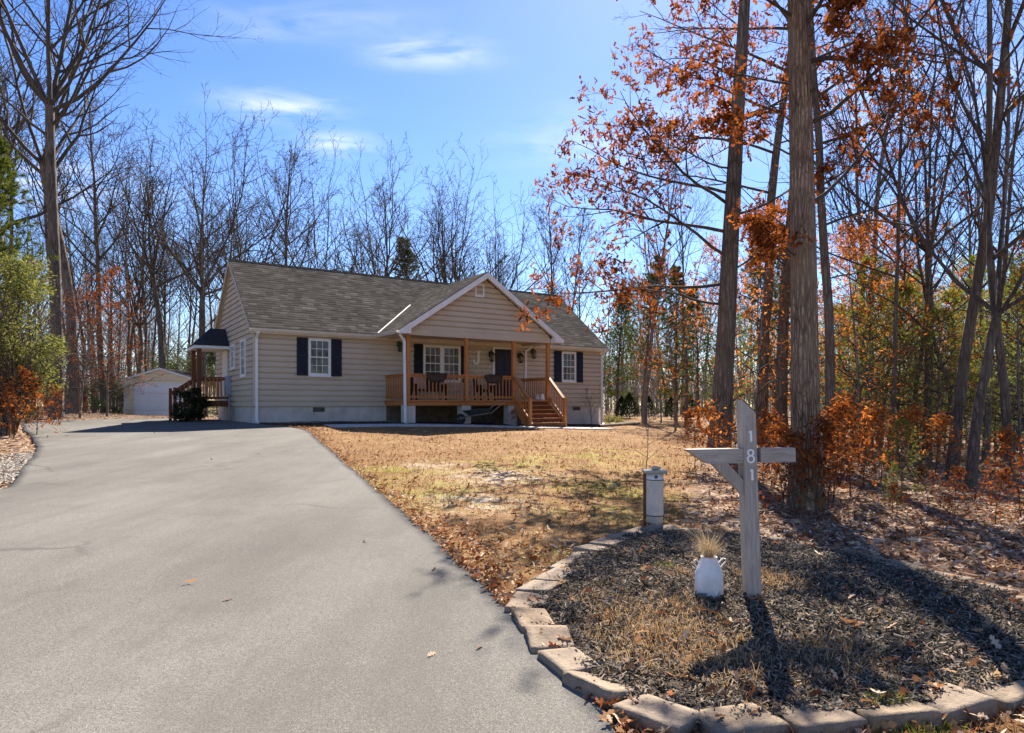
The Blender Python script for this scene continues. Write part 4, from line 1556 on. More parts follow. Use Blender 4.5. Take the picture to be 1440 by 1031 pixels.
for u_ in (PU[2] + 0.035, PU[3] - 0.035):
    a, b = u_ - 0.02, u_ + 0.02
    ve = SV0 - 0.235 * nst
    pf = [(SV0 + 0.05, DF - 0.04), (ve - 0.02, DF - drop * 5.2), (ve - 0.02, DF - drop * 6 - 0.1), (ve + 0.3, DF - drop * 6 - 0.1), (SV0 + 0.05, DF - 0.42)]
    sg.prism(pf, lambda c_, e_: ((b if e_ else a), c_[0], c_[1]))
sg.build('stringer', M['cedar'], stairs)
NV = SV0 - 0.235 * nst + 0.1
for u_ in (PU[2], PU[3]):
    nw = MB()
    nw.box((u_ - 0.06, NV - 0.06, -1.0), (u_ + 0.06, NV + 0.06, 0.30), None, 0.006)
    nw.box((u_ - 0.08, NV - 0.08, 0.302), (u_ + 0.08, NV + 0.08, 0.335), None, 0.006)
    nw.build('newel_post', M['cedar'], house)
    railing((u_, PV - 0.075), (u_, NV + 0.07), DF + 0.02, -0.62, 0.93, house, M['cedar'], 'stair_railing', 0.15, (-1 if u_ == PU[2] else 1, 0))

# porch downspouts
downspout(house, [(lt_ + 0.08, PF + 0.22, PT - 0.1), (lt_ + 0.1, PF + 0.24, PT - 0.16), (PU[0] - 0.16, PV - 0.05, PT - 0.36), (PU[0] - 0.16, PV - 0.12, -0.5), (PU[0] - 0.2, PV - 0.25, -0.58)])
downspout(house, [(rt_ - 0.08, -OE - 0.02, PT - 0.1), (rt_ - 0.1, -OE - 0.02, PT - 0.15), (PU[3] + 0.2, -0.08, PT - 0.3), (PU[3] + 0.2, -0.08, -0.6)])

# ---- side porch on the left gable wall
SPF, SPB, SPU = 4.3, 6.1, -1.35
sr = uv_slab('side_porch_roof', [
    [(SPU, SPF, 2.42), (-0.03, SPF, 2.42), (-0.03, (SPF + SPB) / 2, 3.16), (-0.62, (SPF + SPB) / 2, 3.16)],
    [(SPU, SPB, 2.42), (-0.03, SPB, 2.42), (-0.03, (SPF + SPB) / 2, 3.16), (-0.62, (SPF + SPB) / 2, 3.16)],
    [(SPU, SPF, 2.42), (SPU, SPB, 2.42), (-0.62, (SPF + SPB) / 2, 3.16)]], M['dark_shingle'], house, 0.03)
ff = MB()
ff.box((SPU + 0.02, SPF + 0.01, 2.27), (-0.04, SPF + 0.04, 2.385))
ff.box((SPU + 0.02, SPB - 0.04, 2.27), (-0.04, SPB - 0.01, 2.385))
ff.box((SPU + 0.02, SPF + 0.042, 2.27), (SPU + 0.05, SPB - 0.042, 2.385))
ff.build('fascia', M['white_trim'], sr)
sc2 = MB()
sc2.box((SPU + 0.06, SPF + 0.05, 2.3), (-0.04, SPB - 0.05, 2.33))
sc2.build('soffit', M['cream_trim'], sr)
sd_ = MB()
q = SPF + 0.12
while q < SPB - 0.1:
    sd_.box((-1.22, q, 0.18), (-0.03, q + 0.135, 0.215))
    q += 0.142
sd_.box((-1.2, SPF + 0.12, -0.02), (-0.03, SPF + 0.16, 0.178))
sd_.box((-1.2, SPB - 0.16, -0.02), (-0.03, SPB - 0.12, 0.178))
sd_.build('side_deck', M['dark_cedar'], house)
for q in (SPF + 0.16, SPB - 0.16):
    p_ = MB()
    p_.box((-1.22, q - 0.08, -1.0), (-1.06, q + 0.08, 2.268), None, 0.008)
    p_.build('side_porch_post', M['dark_cedar'], house)
railing((-1.05, SPF + 0.16), (-0.05, SPF + 0.16), 0.21, 0.21, 0.93, house, M['dark_cedar'], 'side_railing', 0.13)
railing((-1.05, SPB - 0.16), (-0.05, SPB - 0.16), 0.21, 0.21, 0.93, house, M['dark_cedar'], 'side_railing', 0.13)
for q in (SPF + 0.16, SPB - 0.16):
    railing((-1.22, q), (-1.95, q), 0.2, -0.3, 0.88, house, M['dark_cedar'], 'side_stair_railing', 0.13)
    p_ = MB()
    p_.box((-2.05, q - 0.055, -0.9), (-1.94, q + 0.055, 0.72), None, 0.006)
    p_.build('side_newel_post', M['dark_cedar'], house)
ss = MB()
for q in range(4):
    ss.box((-1.225 - 0.22 * (q + 1), SPF + 0.2, 0.06 - 0.17 * q - 0.036), (-1.225 - 0.22 * q, SPB - 0.2, 0.06 - 0.17 * q))
ss.build('side_stairs', M['dark_cedar'], house)
sdr = MB()
sdr.box((-0.07, SPF + 0.45, 0.22), (-0.028, SPB - 0.35, 2.26))
sdr.build('side_door', M['white_trim'], house)
mb_ = MB()
mb_.box((-0.21, 4.02, 0.45), (-0.03, 4.26, 1.2), None, 0.015)
mb_.box((-0.27, 4.05, 0.72), (-0.212, 4.23, 0.98), None, 0.01)
mb_.box((-0.12, 4.11, -0.6), (-0.07, 4.16, 0.448))
m_ = mb_.build('electric_meter', M['grey_box'], None)
m_.location = (HX, HY, FT)
m_.rotation_euler = (0, 0, HA)
tag(m_, 'grey electric meter box on the side wall next to the side porch', 'meter box')

# ================================================================== GARAGE
gd = 40.5
gx0, gy0 = (225.5 - CX) / F * gd, gd
ggz = CAMZ - (588.6 - YH) / F * gd
sc_g = gd / F
garage = empty('garage', (gx0, gy0, ggz), 0.09)
tag(garage, 'small cream sided garage with white roll up door beyond the driveway', 'garage')
W2, GH, GP = 2.06, 56 * sc_g, 71.5 * sc_g
GL = 6.5
gw = MB()
gh = lambda w_: -W2 + 0.03 if w_ < GH else -(GP - 0.05 - w_) / (GP - GH) * W2
lap_wall(gw, lambda s_, w_, o_: (s_, -o_, w_), -0.3, GP - 0.12, lambda w_: gh(w_), lambda w_: -gh(w_), 0.2)
lap_wall(gw, lambda s_, w_, o_: (W2 - 0.03 + o_, s_, w_), -0.3, GH, lambda w_: 0, lambda w_: GL, 0.2)
lap_wall(gw, lambda s_, w_, o_: (-W2 + 0.03 - o_, s_, w_), -0.3, GH, lambda w_: 0, lambda w_: GL, 0.2)
gw.box((-W2 + 0.05, GL - 0.05, -0.3), (W2 - 0.05, GL, GH))
gw.build('wall', M['garage_siding'], garage)
gr = uv_slab('roof', [[(-W2 - 0.1, -0.14, GH - 0.03), (0, -0.14, GP), (0, GL + 0.1, GP), (-W2 - 0.1, GL + 0.1, GH - 0.03)],
                      [(W2 + 0.1, -0.14, GH - 0.03), (0, -0.14, GP), (0, GL + 0.1, GP), (W2 + 0.1, GL + 0.1, GH - 0.03)]], M['shingle'], garage, 0.04)
gf = MB()
for s_ in (-1, 1):
    gf.add([(s_ * (W2 + 0.1), -0.15, GH - 0.035), (0, -0.15, GP - 0.005), (0, -0.15, GP - 0.13), (s_ * (W2 + 0.1), -0.15, GH - 0.15), (s_ * (W2 + 0.1), -0.03, GH - 0.15), (0, -0.03, GP - 0.13)], [(0, 1, 2, 3), (3, 2, 5, 4)])
gf.build('fascia', M['white_trim'], gr)
cb_ = MB()
for s_ in (-1, 1):
    x0, x1 = sorted((s_ * (W2 + 0.02), s_ * (W2 - 0.1)))
    cb_.box((x0, -0.045, -0.3), (x1, 0.06, GH - 0.13))
cb_.build('corner_board', M['white_trim'], garage)
dl, drr = (193.5 - 225.5) * sc_g, (258.5 - 225.5) * sc_g
dh = 47 * sc_g
gdoor = MB()
for q in range(4):
    z0, z1 = 0.01 + q * dh / 4, (q + 1) * dh / 4
    gdoor.box((dl, -0.05, z0), (drr, -0.028, z1 - 0.012))
    for p_ in range(4):
        a = dl + 0.08 + p_ * (drr - dl - 0.1) / 4
        b = a + (drr - dl - 0.1) / 4 - 0.08
        gdoor.box((a, -0.058, z0 + 0.1), (b, -0.0505, z1 - 0.11))
gdo = gdoor.build('garage_door', M['garage_door'], garage)
hdl = MB()
hdl.tube([(0.5, -0.06, 0.62), (0.5, -0.1, 0.64), (0.62, -0.1, 0.7), (0.62, -0.06, 0.72)], 0.012, 6)
hdl.build('handle', M['black_metal'], gdo)
gt = MB()
gt.box((dl - 0.11, -0.065, -0.1), (dl - 0.002, -0.02, dh))
gt.box((drr + 0.002, -0.065, -0.1), (drr + 0.11, -0.02, dh))
gt.box((dl - 0.11, -0.07, dh + 0.002), (drr + 0.11, -0.02, dh + 0.11))
gt.build('door_trim', M['white_trim'], garage)
# ================================================================== PROPS
def hput(o, u, v, w_, rz=0.0):
    p = hw(u, v)
    o.location = (p[0], p[1], FT + w_)
    o.rotation_euler = (0, 0, HA + rz)
    return o


def ball(mb, c, r, n=10, m=7, sq=(1, 1, 1)):
    v, f = [], []
    for i_ in range(m + 1):
        th = pi * i_ / m
        for j_ in range(n):
            ph = 2 * pi * j_ / n
            v.append((c[0] + r * sq[0] * sin(th) * cos(ph), c[1] + r * sq[1] * sin(th) * sin(ph), c[2] - r * sq[2] * cos(th)))
    for i_ in range(m):
        for j_ in range(n):
            k_ = (j_ + 1) % n
            f.append((i_ * n + j_, i_ * n + k_, (i_ + 1) * n + k_, (i_ + 1) * n + j_))
    return mb.add(v, f, True)


# ---- letter J on the porch wall
def stroke(mb, pts, wds, y0, y1):
    P = np.array(pts, float)
    T = np.gradient(P, axis=0)
    T /= np.linalg.norm(T, axis=1, keepdims=True)
    Nn = np.column_stack([-T[:, 1], T[:, 0]])
    wd = np.array(wds)[:, None] / 2
    A_, B_ = P + Nn * wd, P - Nn * wd
    n = len(P)
    v = [(a[0], y0, a[1]) for a in A_] + [(b[0], y0, b[1]) for b in B_] + [(a[0], y1, a[1]) for a in A_] + [(b[0], y1, b[1]) for b in B_]
    f = []
    for i_ in range(n - 1):
        f += [(i_, i_ + 1, n + i_ + 1, n + i_), (2 * n + i_, 3 * n + i_, 3 * n + i_ + 1, 2 * n + i_ + 1), (i_, 2 * n + i_, 2 * n + i_ + 1, i_ + 1), (n + i_, n + i_ + 1, 3 * n + i_ + 1, 3 * n + i_)]
    f += [(0, n, 3 * n, 2 * n), (n - 1, 3 * n - 1, 4 * n - 1, 2 * n - 1)]
    return mb.add(v, f)


j_ = MB()
pts = [(0.1, 0.52), (0.1, 0.3), (0.1, 0.16)]
pts += [(0.1 - 0.11 + 0.11 * cos(a), 0.13 - 0.11 * sin(a)) for a in np.linspace(0, pi, 9)]
stroke(j_, pts, [0.1] * 3 + list(np.linspace(0.1, 0.07, 9)), -0.05, 0.0)
stroke(j_, [(-0.02, 0.535), (0.22, 0.535)], [0.035, 0.035], -0.051, 0.0)
ball(j_, (-0.1, -0.026, 0.15), 0.06, 10, 6, (1, 0.45, 1))
for v_i in range(len(j_.v)):
    pass
o = j_.build('wall_letter', M['white_trim'])
hput(o, 8.80, -0.045, 1.74)
tag(o, 'grey metal letter J hung on the porch wall beside the door', 'letter')


# ---- wall lanterns
def lantern(name, label, u, w_, s_=1.0, mat='black_metal', glass='amber_glass', group=None):
    r_ = empty(name)
    hput(r_, u, -0.035, w_)
    b_ = MB()
    b_.box((-0.05 * s_, -0.02, 0.05 * s_), (0.05 * s_, 0, 0.22 * s_), None, 0.006)
    b_.tube([(0, -0.02, 0.17 * s_), (0, -0.08 * s_, 0.27 * s_), (0, -0.15 * s_, 0.24 * s_), (0, -0.15 * s_, 0.2 * s_)], 0.012 * s_, 6)
    b_.lathe([(0.02 * s_, 0.22 * s_), (0.1 * s_, 0.13 * s_), (0.095 * s_, 0.12 * s_)], 8, (0, -0.15 * s_, 0))
    b_.lathe([(0.06 * s_, -0.13 * s_), (0.075 * s_, -0.1 * s_), (0.075 * s_, -0.09 * s_)], 8, (0, -0.15 * s_, 0))
    for q in range(4):
        a = pi / 4 + q * pi / 2
        b_.beam((0.075 * s_ * cos(a), -0.15 * s_ + 0.075 * s_ * sin(a), -0.09 * s_), (0.09 * s_ * cos(a), -0.15 * s_ + 0.09 * s_ * sin(a), 0.125 * s_), 0.012 * s_, 0.012 * s_, (0.3, 1, 0.1))
    b_.build('lamp_frame', M[mat], r_)
    MB().lathe([(0.055 * s_, -0.088 * s_), (0.07 * s_, 0.118 * s_)], 8, (0, -0.15 * s_, 0)).build('lamp_glass', M[glass], r_)
    tag(r_, label, 'lantern', group)
    return r_


lantern('wall_lantern', 'black wall lantern left of the navy front door', 9.48, 2.02, 1.25)
lantern('wall_lantern', 'black wall lantern just right of the third porch post', 10.92, 2.02, 1.25)
lantern('wall_lantern', 'amber bird feeder shaped lantern on the wall by the right end of the porch', 11.62, 2.22, 1.2, 'vent_dark')
lantern('wall_lantern', 'green box lantern on the siding left of the porch', 5.33, 2.25, 1.15, 'green_lamp', 'green_lamp')


# ---- coir baskets on the railing
def basket(label, u):
    r_ = empty('rail_basket')
    hput(r_, u, PV - 0.20, 0.88)
    b_ = MB()
    v, f = [], []
    n, m = 14, 7
    for i_ in range(m + 1):
        th = pi / 2 * i_ / m
        for q in range(n + 1):
            ph = -pi + pi * q / n
            wob = 1 + 0.04 * sin(q * 3.1 + i_ * 2.3)
            v.append((0.40 * cos(ph) * cos(th) ** 0.5 * wob, 0.17 * sin(ph) * cos(th) ** 0.6 * wob + 0.11, 0.30 * (1 - sin(th)) + 0.01 * sin(q * 5)))
    for i_ in range(m):
        for q in range(n):
            a = i_ * (n + 1) + q
            f.append((a, a + 1, a + n + 2, a + n + 1))
    f.append(tuple(range(n + 1)))
    b_.add(v, f, True)
    b_.build('liner', M['coir'], r_)
    w_ = MB()
    rim = [(0.405 * cos(-pi + pi * q / 16), 0.18 * sin(-pi + pi * q / 16) + 0.11, 0.305) for q in range(17)]
    w_.tube(rim, 0.008, 5)
    w_.tube([(-0.405, 0.11, 0.305), (0.405, 0.11, 0.305)], 0.008, 5)
    for s_ in (-0.25, 0.25):
        w_.tube([(s_, 0.11, 0.3), (s_, 0.16, 0.345), (s_, 0.26, 0.345), (s_, 0.29, 0.24)], 0.007, 5)
    w_.build('wire_frame', M['black_metal'], r_)
    d_ = MB()
    rr = random.Random(int(u * 10))
    for q in range(60):
        x, y = rr.uniform(-0.34, 0.34), rr.uniform(0.0, 0.1)
        d_.tube([(x, y, 0.27), (x + rr.uniform(-.05, .05), y + rr.uniform(-.04, .04), 0.33), (x + rr.uniform(-.1, .1), y + rr.uniform(-.1, .06), rr.uniform(0.3, 0.38))], 0.004, 3)
    d_.build('dried_stems', M['coir'], r_)
    return tag(r_, label, 'planter')


basket('dark coir hanging planter hooked on the left porch railing below the double window', 5.98)
basket('dark coir hanging planter hooked on the porch railing in front of the door', 8.42)


# ---- porch seats
def seat_set(name, label, u, wd, v_=-0.55):
    r_ = empty(name)
    hput(r_, u, v_, DF)
    h = wd / 2
    s_ = MB(); s_.box((-h, -0.3, 0.34), (h, 0.28, 0.42), None, 0.02); s_.build('seat', M['dark_wicker'], r_)
    s_ = MB(); s_.add([(-h, 0.2, 0.42), (h, 0.2, 0.42), (h, 0.33, 0.9), (-h, 0.33, 0.9), (-h, 0.27, 0.42), (h, 0.27, 0.42), (h, 0.39, 0.9), (-h, 0.39, 0.9)],
                      [(0, 1, 2, 3), (7, 6, 5, 4), (0, 4, 5, 1), (1, 5, 6, 2), (2, 6, 7, 3), (3, 7, 4, 0)]); s_.build('backrest', M['dark_wicker'], r_)
    for q in (-1, 1):
        x0, x1 = sorted((q * h, q * (h - 0.07)))
        s_ = MB(); s_.box((x0, -0.3, 0.422), (x1, 0.2, 0.62), None, 0.015); s_.build('armrest', M['dark_wicker'], r_)
        for y in (-0.27, 0.22):
            s_ = MB(); s_.box((x0, y, 0), (x1, y + 0.06, 0.339)); s_.build('leg', M['dark_wicker'], r_)
    return tag(r_, label, 'seat')


def pillow(label, u, v_, z, mat, wd=0.45, tilt=0.25):
    b_ = MB()
    v, f = [], []
    n = 8
    for s_ in (0, 1):
        for a in range(n + 1):
            for b in range(n + 1):
                x, y = a / n * 2 - 1, b / n * 2 - 1
                th = 0.075 * (max(0, 1 - x * x) * max(0, 1 - y * y)) ** 0.4
                v.append((x * wd / 2 * (1 - 0.06 * y * y), (1 if s_ else -1) * th, y * wd / 2 * (1 - 0.06 * x * x)))
    for s_ in (0, 1):
        o_ = s_ * (n + 1) ** 2
        for a in range(n):
            for b in range(n):
                q = (o_ + a * (n + 1) + b, o_ + a * (n + 1) + b + 1, o_ + (a + 1) * (n + 1) + b + 1, o_ + (a + 1) * (n + 1) + b)
                f.append(q if s_ else q[::-1])
    b_.add(v, f, True)
    o_ = b_.build('pillow', M[mat])
    hput(o_, u, v_, z)
    o_.rotation_euler = (-tilt, 0, HA)
    return tag(o_, label, 'pillow')


seat_set('porch_bench', 'dark wicker porch bench behind the left railing', 6.05, 1.3, -1.25)
pillow('pink pillow on the dark porch bench below the double window', 5.75, -1.12, DF + 0.66, 'cushion_pink', 0.5)
seat_set('porch_chair', 'dark wicker porch chair behind the railing near the front door', 8.55, 0.7, -1.2)
pillow('tan patterned pillow on the porch chair near the front door', 8.5, -1.08, DF + 0.66, 'cushion_tan', 0.46)

# ---- little things at the top of the stairs
o = MB().lathe([(0.07, 0), (0.1, 0.04), (0.105, 0.12), (0.07, 0.2), (0.06, 0.25), (0.075, 0.28), (0.06, 0.275), (0.05, 0.2)], 16).build('porch_jug', M['ceramic'])
hput(o, 10.86, -1.93, DF)
tag(o, 'white jug standing on the porch floor at the top of the stairs', 'jug')
b_ = MB()
ball(b_, (0, 0, 0.09), 0.1, 12, 8, (1.25, 1, 0.9))
ball(b_, (-0.02, -0.05, 0.2), 0.065, 10, 7)
o = b_.build('stone_ornament', M['parge'])
hput(o, 10.60, -1.93, DF)
tag(o, 'small rounded grey ornament beside the white jug on the porch', 'ornament')

# ---- wheelbarrow parked under the porch edge
wb = empty('wheelbarrow')
_wz = hw(7.45, -2.55)
wb.location = (_wz[0], _wz[1], gz(*_wz) + 0.05)
wb.rotation_euler = (0, 0, HA - 0.1)
b_ = MB()
lo_, up_ = [(-0.3, -0.2), (0.28, -0.2), (0.28, 0.2), (-0.3, 0.2)], [(-0.52, -0.34), (0.45, -0.34), (0.45, 0.34), (-0.52, 0.34)]
zl, zu = 0.33, (0.50, 0.58, 0.58, 0.50)
v = [(a, b, zl) for a, b in lo_] + [(a, b, zz_) for (a, b), zz_ in zip(up_, zu)] + [(a * 0.96, b * 0.94, zl + 0.015) for a, b in lo_] + [(a * 0.98, b * 0.97, zz_ + 0.002) for (a, b), zz_ in zip(up_, zu)]
f = [(3, 2, 1, 0)] + [(i_, (i_ + 1) % 4, 4 + (i_ + 1) % 4, 4 + i_) for i_ in range(4)] + [(8, 9, 10, 11)] + [(12 + i_, 12 + (i_ + 1) % 4, 8 + (i_ + 1) % 4, 8 + i_) for i_ in range(4)] + [(4 + i_, 4 + (i_ + 1) % 4, 12 + (i_ + 1) % 4, 12 + i_) for i_ in range(4)]
b_.add(v, f)
b_.build('tray', M['barrow_green'], wb)
for s_ in (-1, 1):
    h_ = MB()
    h_.tube([(-0.75, s_ * 0.06, 0.2), (-0.3, s_ * 0.2, 0.31), (0.45, s_ * 0.27, 0.42), (0.8, s_ * 0.29, 0.7), (1.05, s_ * 0.3, 0.86)], 0.018, 6)
    h_.build('handle', M['handle_wood'], wb)
    g_ = MB()
    g_.tube([(0.05, s_ * 0.22, 0.34), (0.2, s_ * 0.25, 0.02), (0.34, s_ * 0.25, 0.02), (0.42, s_ * 0.25, 0.38)], 0.014, 5)
    g_.build('leg', M['black_metal'], wb)
wh = MB()
pts = [(-0.7 + 0.16 * cos(a), 0, 0.19 + 0.16 * sin(a)) for a in np.linspace(0, 2 * pi, 19)]
wh.tube(pts, 0.045, 8)
who = wh.build('wheel', M['rubber'], wb)
wh = MB()
wh.lathe([(0.02, -0.05), (0.11, -0.02), (0.11, 0.02), (0.02, 0.05)], 14)
ro_ = wh.build('rim', M['barrow_green'], who)
ro_.location = (-0.7, 0, 0.19)
ro_.rotation_euler = (pi / 2, 0, 0)
tag(wb, 'dark green wheelbarrow parked beneath the porch with its handles raised to the right', 'wheelbarrow')

# ---- wooden post with house number
PXm = 0.00497
pb = hit(1058, 848, 0.04)
sp_ = empty('number_post', (pb[0], pb[1], pb[2] - 0.02), 0)
sp_.rotation_euler = (0, radians(-2.0), radians(7))
ps = MB()
hw_ = 0.047
ps.add([(-hw_, -hw_, -0.2), (hw_, -hw_, -0.2), (hw_, hw_, -0.2), (-hw_, hw_, -0.2), (-hw_, -hw_, 1.415), (hw_, -hw_, 1.325), (hw_, hw_, 1.325), (-hw_, hw_, 1.415)],
       [(0, 3, 2, 1), (4, 5, 6, 7), (0, 1, 5, 4), (1, 2, 6, 5), (2, 3, 7, 6), (3, 0, 4, 7)])
ps.build('post', M['grey_wood'], sp_)
AZ0, AZ1 = 0.985, 1.083
ar = MB()
def arm(x0, x0b, x1):
    ar.add([(x0, -hw_ + 0.006, AZ1), (x0b, -hw_ + 0.006, AZ0), (x1, -hw_ + 0.006, AZ0), (x1, -hw_ + 0.006, AZ1), (x0, hw_ - 0.006, AZ1), (x0b, hw_ - 0.006, AZ0), (x1, hw_ - 0.006, AZ0), (x1, hw_ - 0.006, AZ1)],
           [(0, 1, 2, 3), (7, 6, 5, 4), (0, 4, 5, 1), (1, 5, 6, 2), (2, 6, 7, 3), (3, 7, 4, 0)])
arm(-0.475, -0.33, -hw_ - 0.0015)
arm(hw_ + 0.0015, hw_ + 0.0015, 0.30)
aro = ar.build('arm', M['grey_wood_arm'], sp_)
aro.rotation_euler = (0, radians(1.6), 0)
br_ = MB()
br_.add([(-0.262, -0.03, 0.99), (-0.155, -0.03, 0.99), (-hw_ - 0.001, -0.03, 0.868), (-hw_ - 0.001, -0.03, 0.765), (-0.262, 0.03, 0.99), (-0.155, 0.03, 0.99), (-hw_ - 0.001, 0.03, 0.868), (-hw_ - 0.001, 0.03, 0.765)],
        [(0, 3, 2, 1), (4, 5, 6, 7), (0, 1, 5, 4), (1, 2, 6, 5), (2, 3, 7, 6), (3, 0, 4, 7)])
br_.build('brace', M['grey_wood'], sp_)


def numeral(ch, z, parent):
    n_ = MB()
    y0, y1 = -hw_ - 0.006, -hw_ - 0.0005
    if ch == '1':
        stroke(n_, [(0.006, 0.0), (0.006, 0.074)], [0.014, 0.014], y0, y1)
        stroke(n_, [(-0.009, 0.062), (0.004, 0.0745)], [0.009, 0.009], y0 - 0.0004, y1)
    else:
        for cz, r_ in ((0.0225, 0.0245), (0.066, 0.0205)):
            a_ = np.linspace(0, 2 * pi, 25)
            stroke(n_, [(r_ * 0.95 * cos(q), cz + r_ * 0.93 * sin(q)) for q in a_], [0.0115] * 25, y0 - (0.0003 if cz > 0.05 else 0), y1)
    o_ = n_.build('numeral', M['number_white'], parent)
    o_.location = (0.0, 0, z)
    return o_


numeral('1', 1.13, sp_)
numeral('8', 0.99, sp_)
numeral('1', 0.868, sp_)
tag(sp_, 'weathered grey wooden post with crossarm and brace bearing the white numerals 181', 'number post')

# ---- white milk can planter with dried stems
kb = hit(997, 846, 0.04)
can = empty('milk_can', (kb[0], kb[1], kb[2] - 0.012), 0.2)
MB().lathe([(0.088, 0.0), (0.096, 0.012), (0.097, 0.18), (0.094, 0.2), (0.084, 0.235), (0.056, 0.303), (0.054, 0.315), (0.058, 0.32), (0.049, 0.32), (0.044, 0.28)], 32).build('body', M['can_white'], can)
for s_, z0 in ((-1, 0.25), (1, 0.25)):
    h_ = MB()
    h_.tube([(s_ * 0.066, 0, z0 + 0.02), (s_ * 0.1, -0.01, z0 + 0.055), (s_ * 0.118, -0.012, z0 + 0.05), (s_ * 0.118, -0.012, z0 + 0.03), (s_ * 0.086, 0, z0 - 0.01)], 0.005, 6)
    h_.build('handle', M['can_white'], can)
tag(can, 'white painted metal milk can used as a planter in the mulch bed', 'milk can')
n_ = 300
rr = np.random.default_rng(5)
a_ = rr.uniform(0, 2 * pi, n_)
r0 = rr.uniform(0, 0.04, n_)
x, y = r0 * np.cos(a_), r0 * np.sin(a_)
bl = blades('dried_plant', M['pale_straw'], x, y, np.full(n_, 0.0), rr.uniform(0.1, 0.3, n_), np.full(n_, 0.0028), 1.15, rr)
bl.location = (kb[0], kb[1], kb[2] + 0.3)
tag(bl, 'dry straw coloured tuft growing out of the white milk can', 'dried plant')

# ---- white pipe post with cap
qb = hit(922, 737, 0.03)
pp = empty('pipe_post', (qb[0], qb[1] + 0.05, qb[2] - 0.05), 0)
MB().lathe([(0.092, -0.05), (0.092, 0.135), (0.097, 0.137), (0.097, 0.15), (0.099, 0.152), (0.099, 0.545), (0.101, 0.547), (0.101, 0.556), (0.099, 0.558), (0.099, 0.62)], 36).build('pipe', M['pipe_white'], pp)
b_ = MB(); b_.box((-0.128, -0.12, 0.621), (0.122, 0.12, 0.662), None, 0.01); b_.build('cap', M['grey_wood_arm'], pp)
for z_ in (0.143, 0.551):
    rg = MB(); rg.lathe([(0.1, z_ - 0.006), (0.1025, z_ - 0.003), (0.1025, z_ + 0.003), (0.1, z_ + 0.006)], 36, (0, 0, 0), False); rg.build('band', M['vent_dark'], pp)
b_ = MB(); b_.box((-0.122, 0.0, -0.05), (-0.1005, 0.06, 0.62)); b_.build('stake', M['dark_cedar'], pp)
b_ = MB(); ball(b_, (0, 0, 0), 0.02, 10, 6, (1, 0.4, 1)); o = b_.build('bolt', M['vent_dark'], pp); o.location = (-0.005, -0.1, 0.59)
tag(pp, 'weathered white pipe post with a flat grey cap at the back of the bed', 'post')
b_ = MB()
ball(b_, (0, 0, 0.02), 0.05, 9, 6, (1.2, 0.8, 0.45))
o = b_.build('pebble', M['pebble'])
o.location = (qb[0] + 0.01, qb[1] + 0.03, qb[2] - 0.05 + 0.663)
tag(o, 'small pale stone lying on the cap of the white pipe post', 'stone')

# ---- edging blocks
ORD = 'first second third fourth fifth sixth seventh eighth ninth tenth eleventh twelfth thirteenth fourteenth fifteenth sixteenth seventeenth eighteenth nineteenth twentieth'.split()


def block_mesh(seed):
    rr_ = random.Random(seed)
    nx_, ny_, nz_ = 10, 7, 4
    lx, ly, lz = 0.345, 0.225, 0.09
    v, f, ix = [], [], {}
    for a in range(nx_ + 1):
        for b in range(ny_ + 1):
            for c_ in range(nz_ + 1):
                if 0 < a < nx_ and 0 < b < ny_ and 0 < c_ < nz_:
                    continue
                x, y, z = a / nx_ * 2 - 1, b / ny_ * 2 - 1, c_ / nz_ * 2 - 1
                e = 0.985 if True else 1
                cnt = (abs(x) > 0.99) + (abs(y) > 0.99) + (abs(z) > 0.99)
                sh = {1: 1.0, 2: 0.985, 3: 0.97}[cnt]
                tp = 1 - 0.12 * (y * 0.5 + 0.5)          # narrower towards the bed
                P = Vector((x * lx / 2 * tp * sh, y * ly / 2 * sh, z * lz / 2 * (sh if cnt > 1 else 1)))
                nn = mnoise.noise(P * 14 + Vector((seed * 3.1, 0, 0))) * 0.0045 + mnoise.noise(P * 45 + Vector((seed, 5, 0))) * 0.0025
                P += P.normalized() * nn
                ix[(a, b, c_)] = len(v)
                v.append(tuple(P))
    def quad(p, q, r_, s_):
        f.append((ix[p], ix[q], ix[r_], ix[s_]))
    for a in range(nx_):
        for b in range(ny_):
            quad((a, b, nz_), (a + 1, b, nz_), (a + 1, b + 1, nz_), (a, b + 1, nz_))
            quad((a, b, 0), (a, b + 1, 0), (a + 1, b + 1, 0), (a + 1, b, 0))
    for a in range(nx_):
        for c_ in range(nz_):
            quad((a, 0, c_), (a + 1, 0, c_), (a + 1, 0, c_ + 1), (a, 0, c_ + 1))
            quad((a, ny_, c_), (a, ny_, c_ + 1), (a + 1, ny_, c_ + 1), (a + 1, ny_, c_))
    for b in range(ny_):
        for c_ in range(nz_):
            quad((0, b, c_), (0, b, c_ + 1), (0, b + 1, c_ + 1), (0, b + 1, c_))
            quad((nx_, b, c_), (nx_, b + 1, c_), (nx_, b + 1, c_ + 1), (nx_, b, c_ + 1))
    me = bpy.data.meshes.new('edging_block')
    me.from_pydata(v, [], f)
    me.polygons.foreach_set('use_smooth', [True] * len(f))
    me.materials.append(M['block'])
    me.update()
    return me


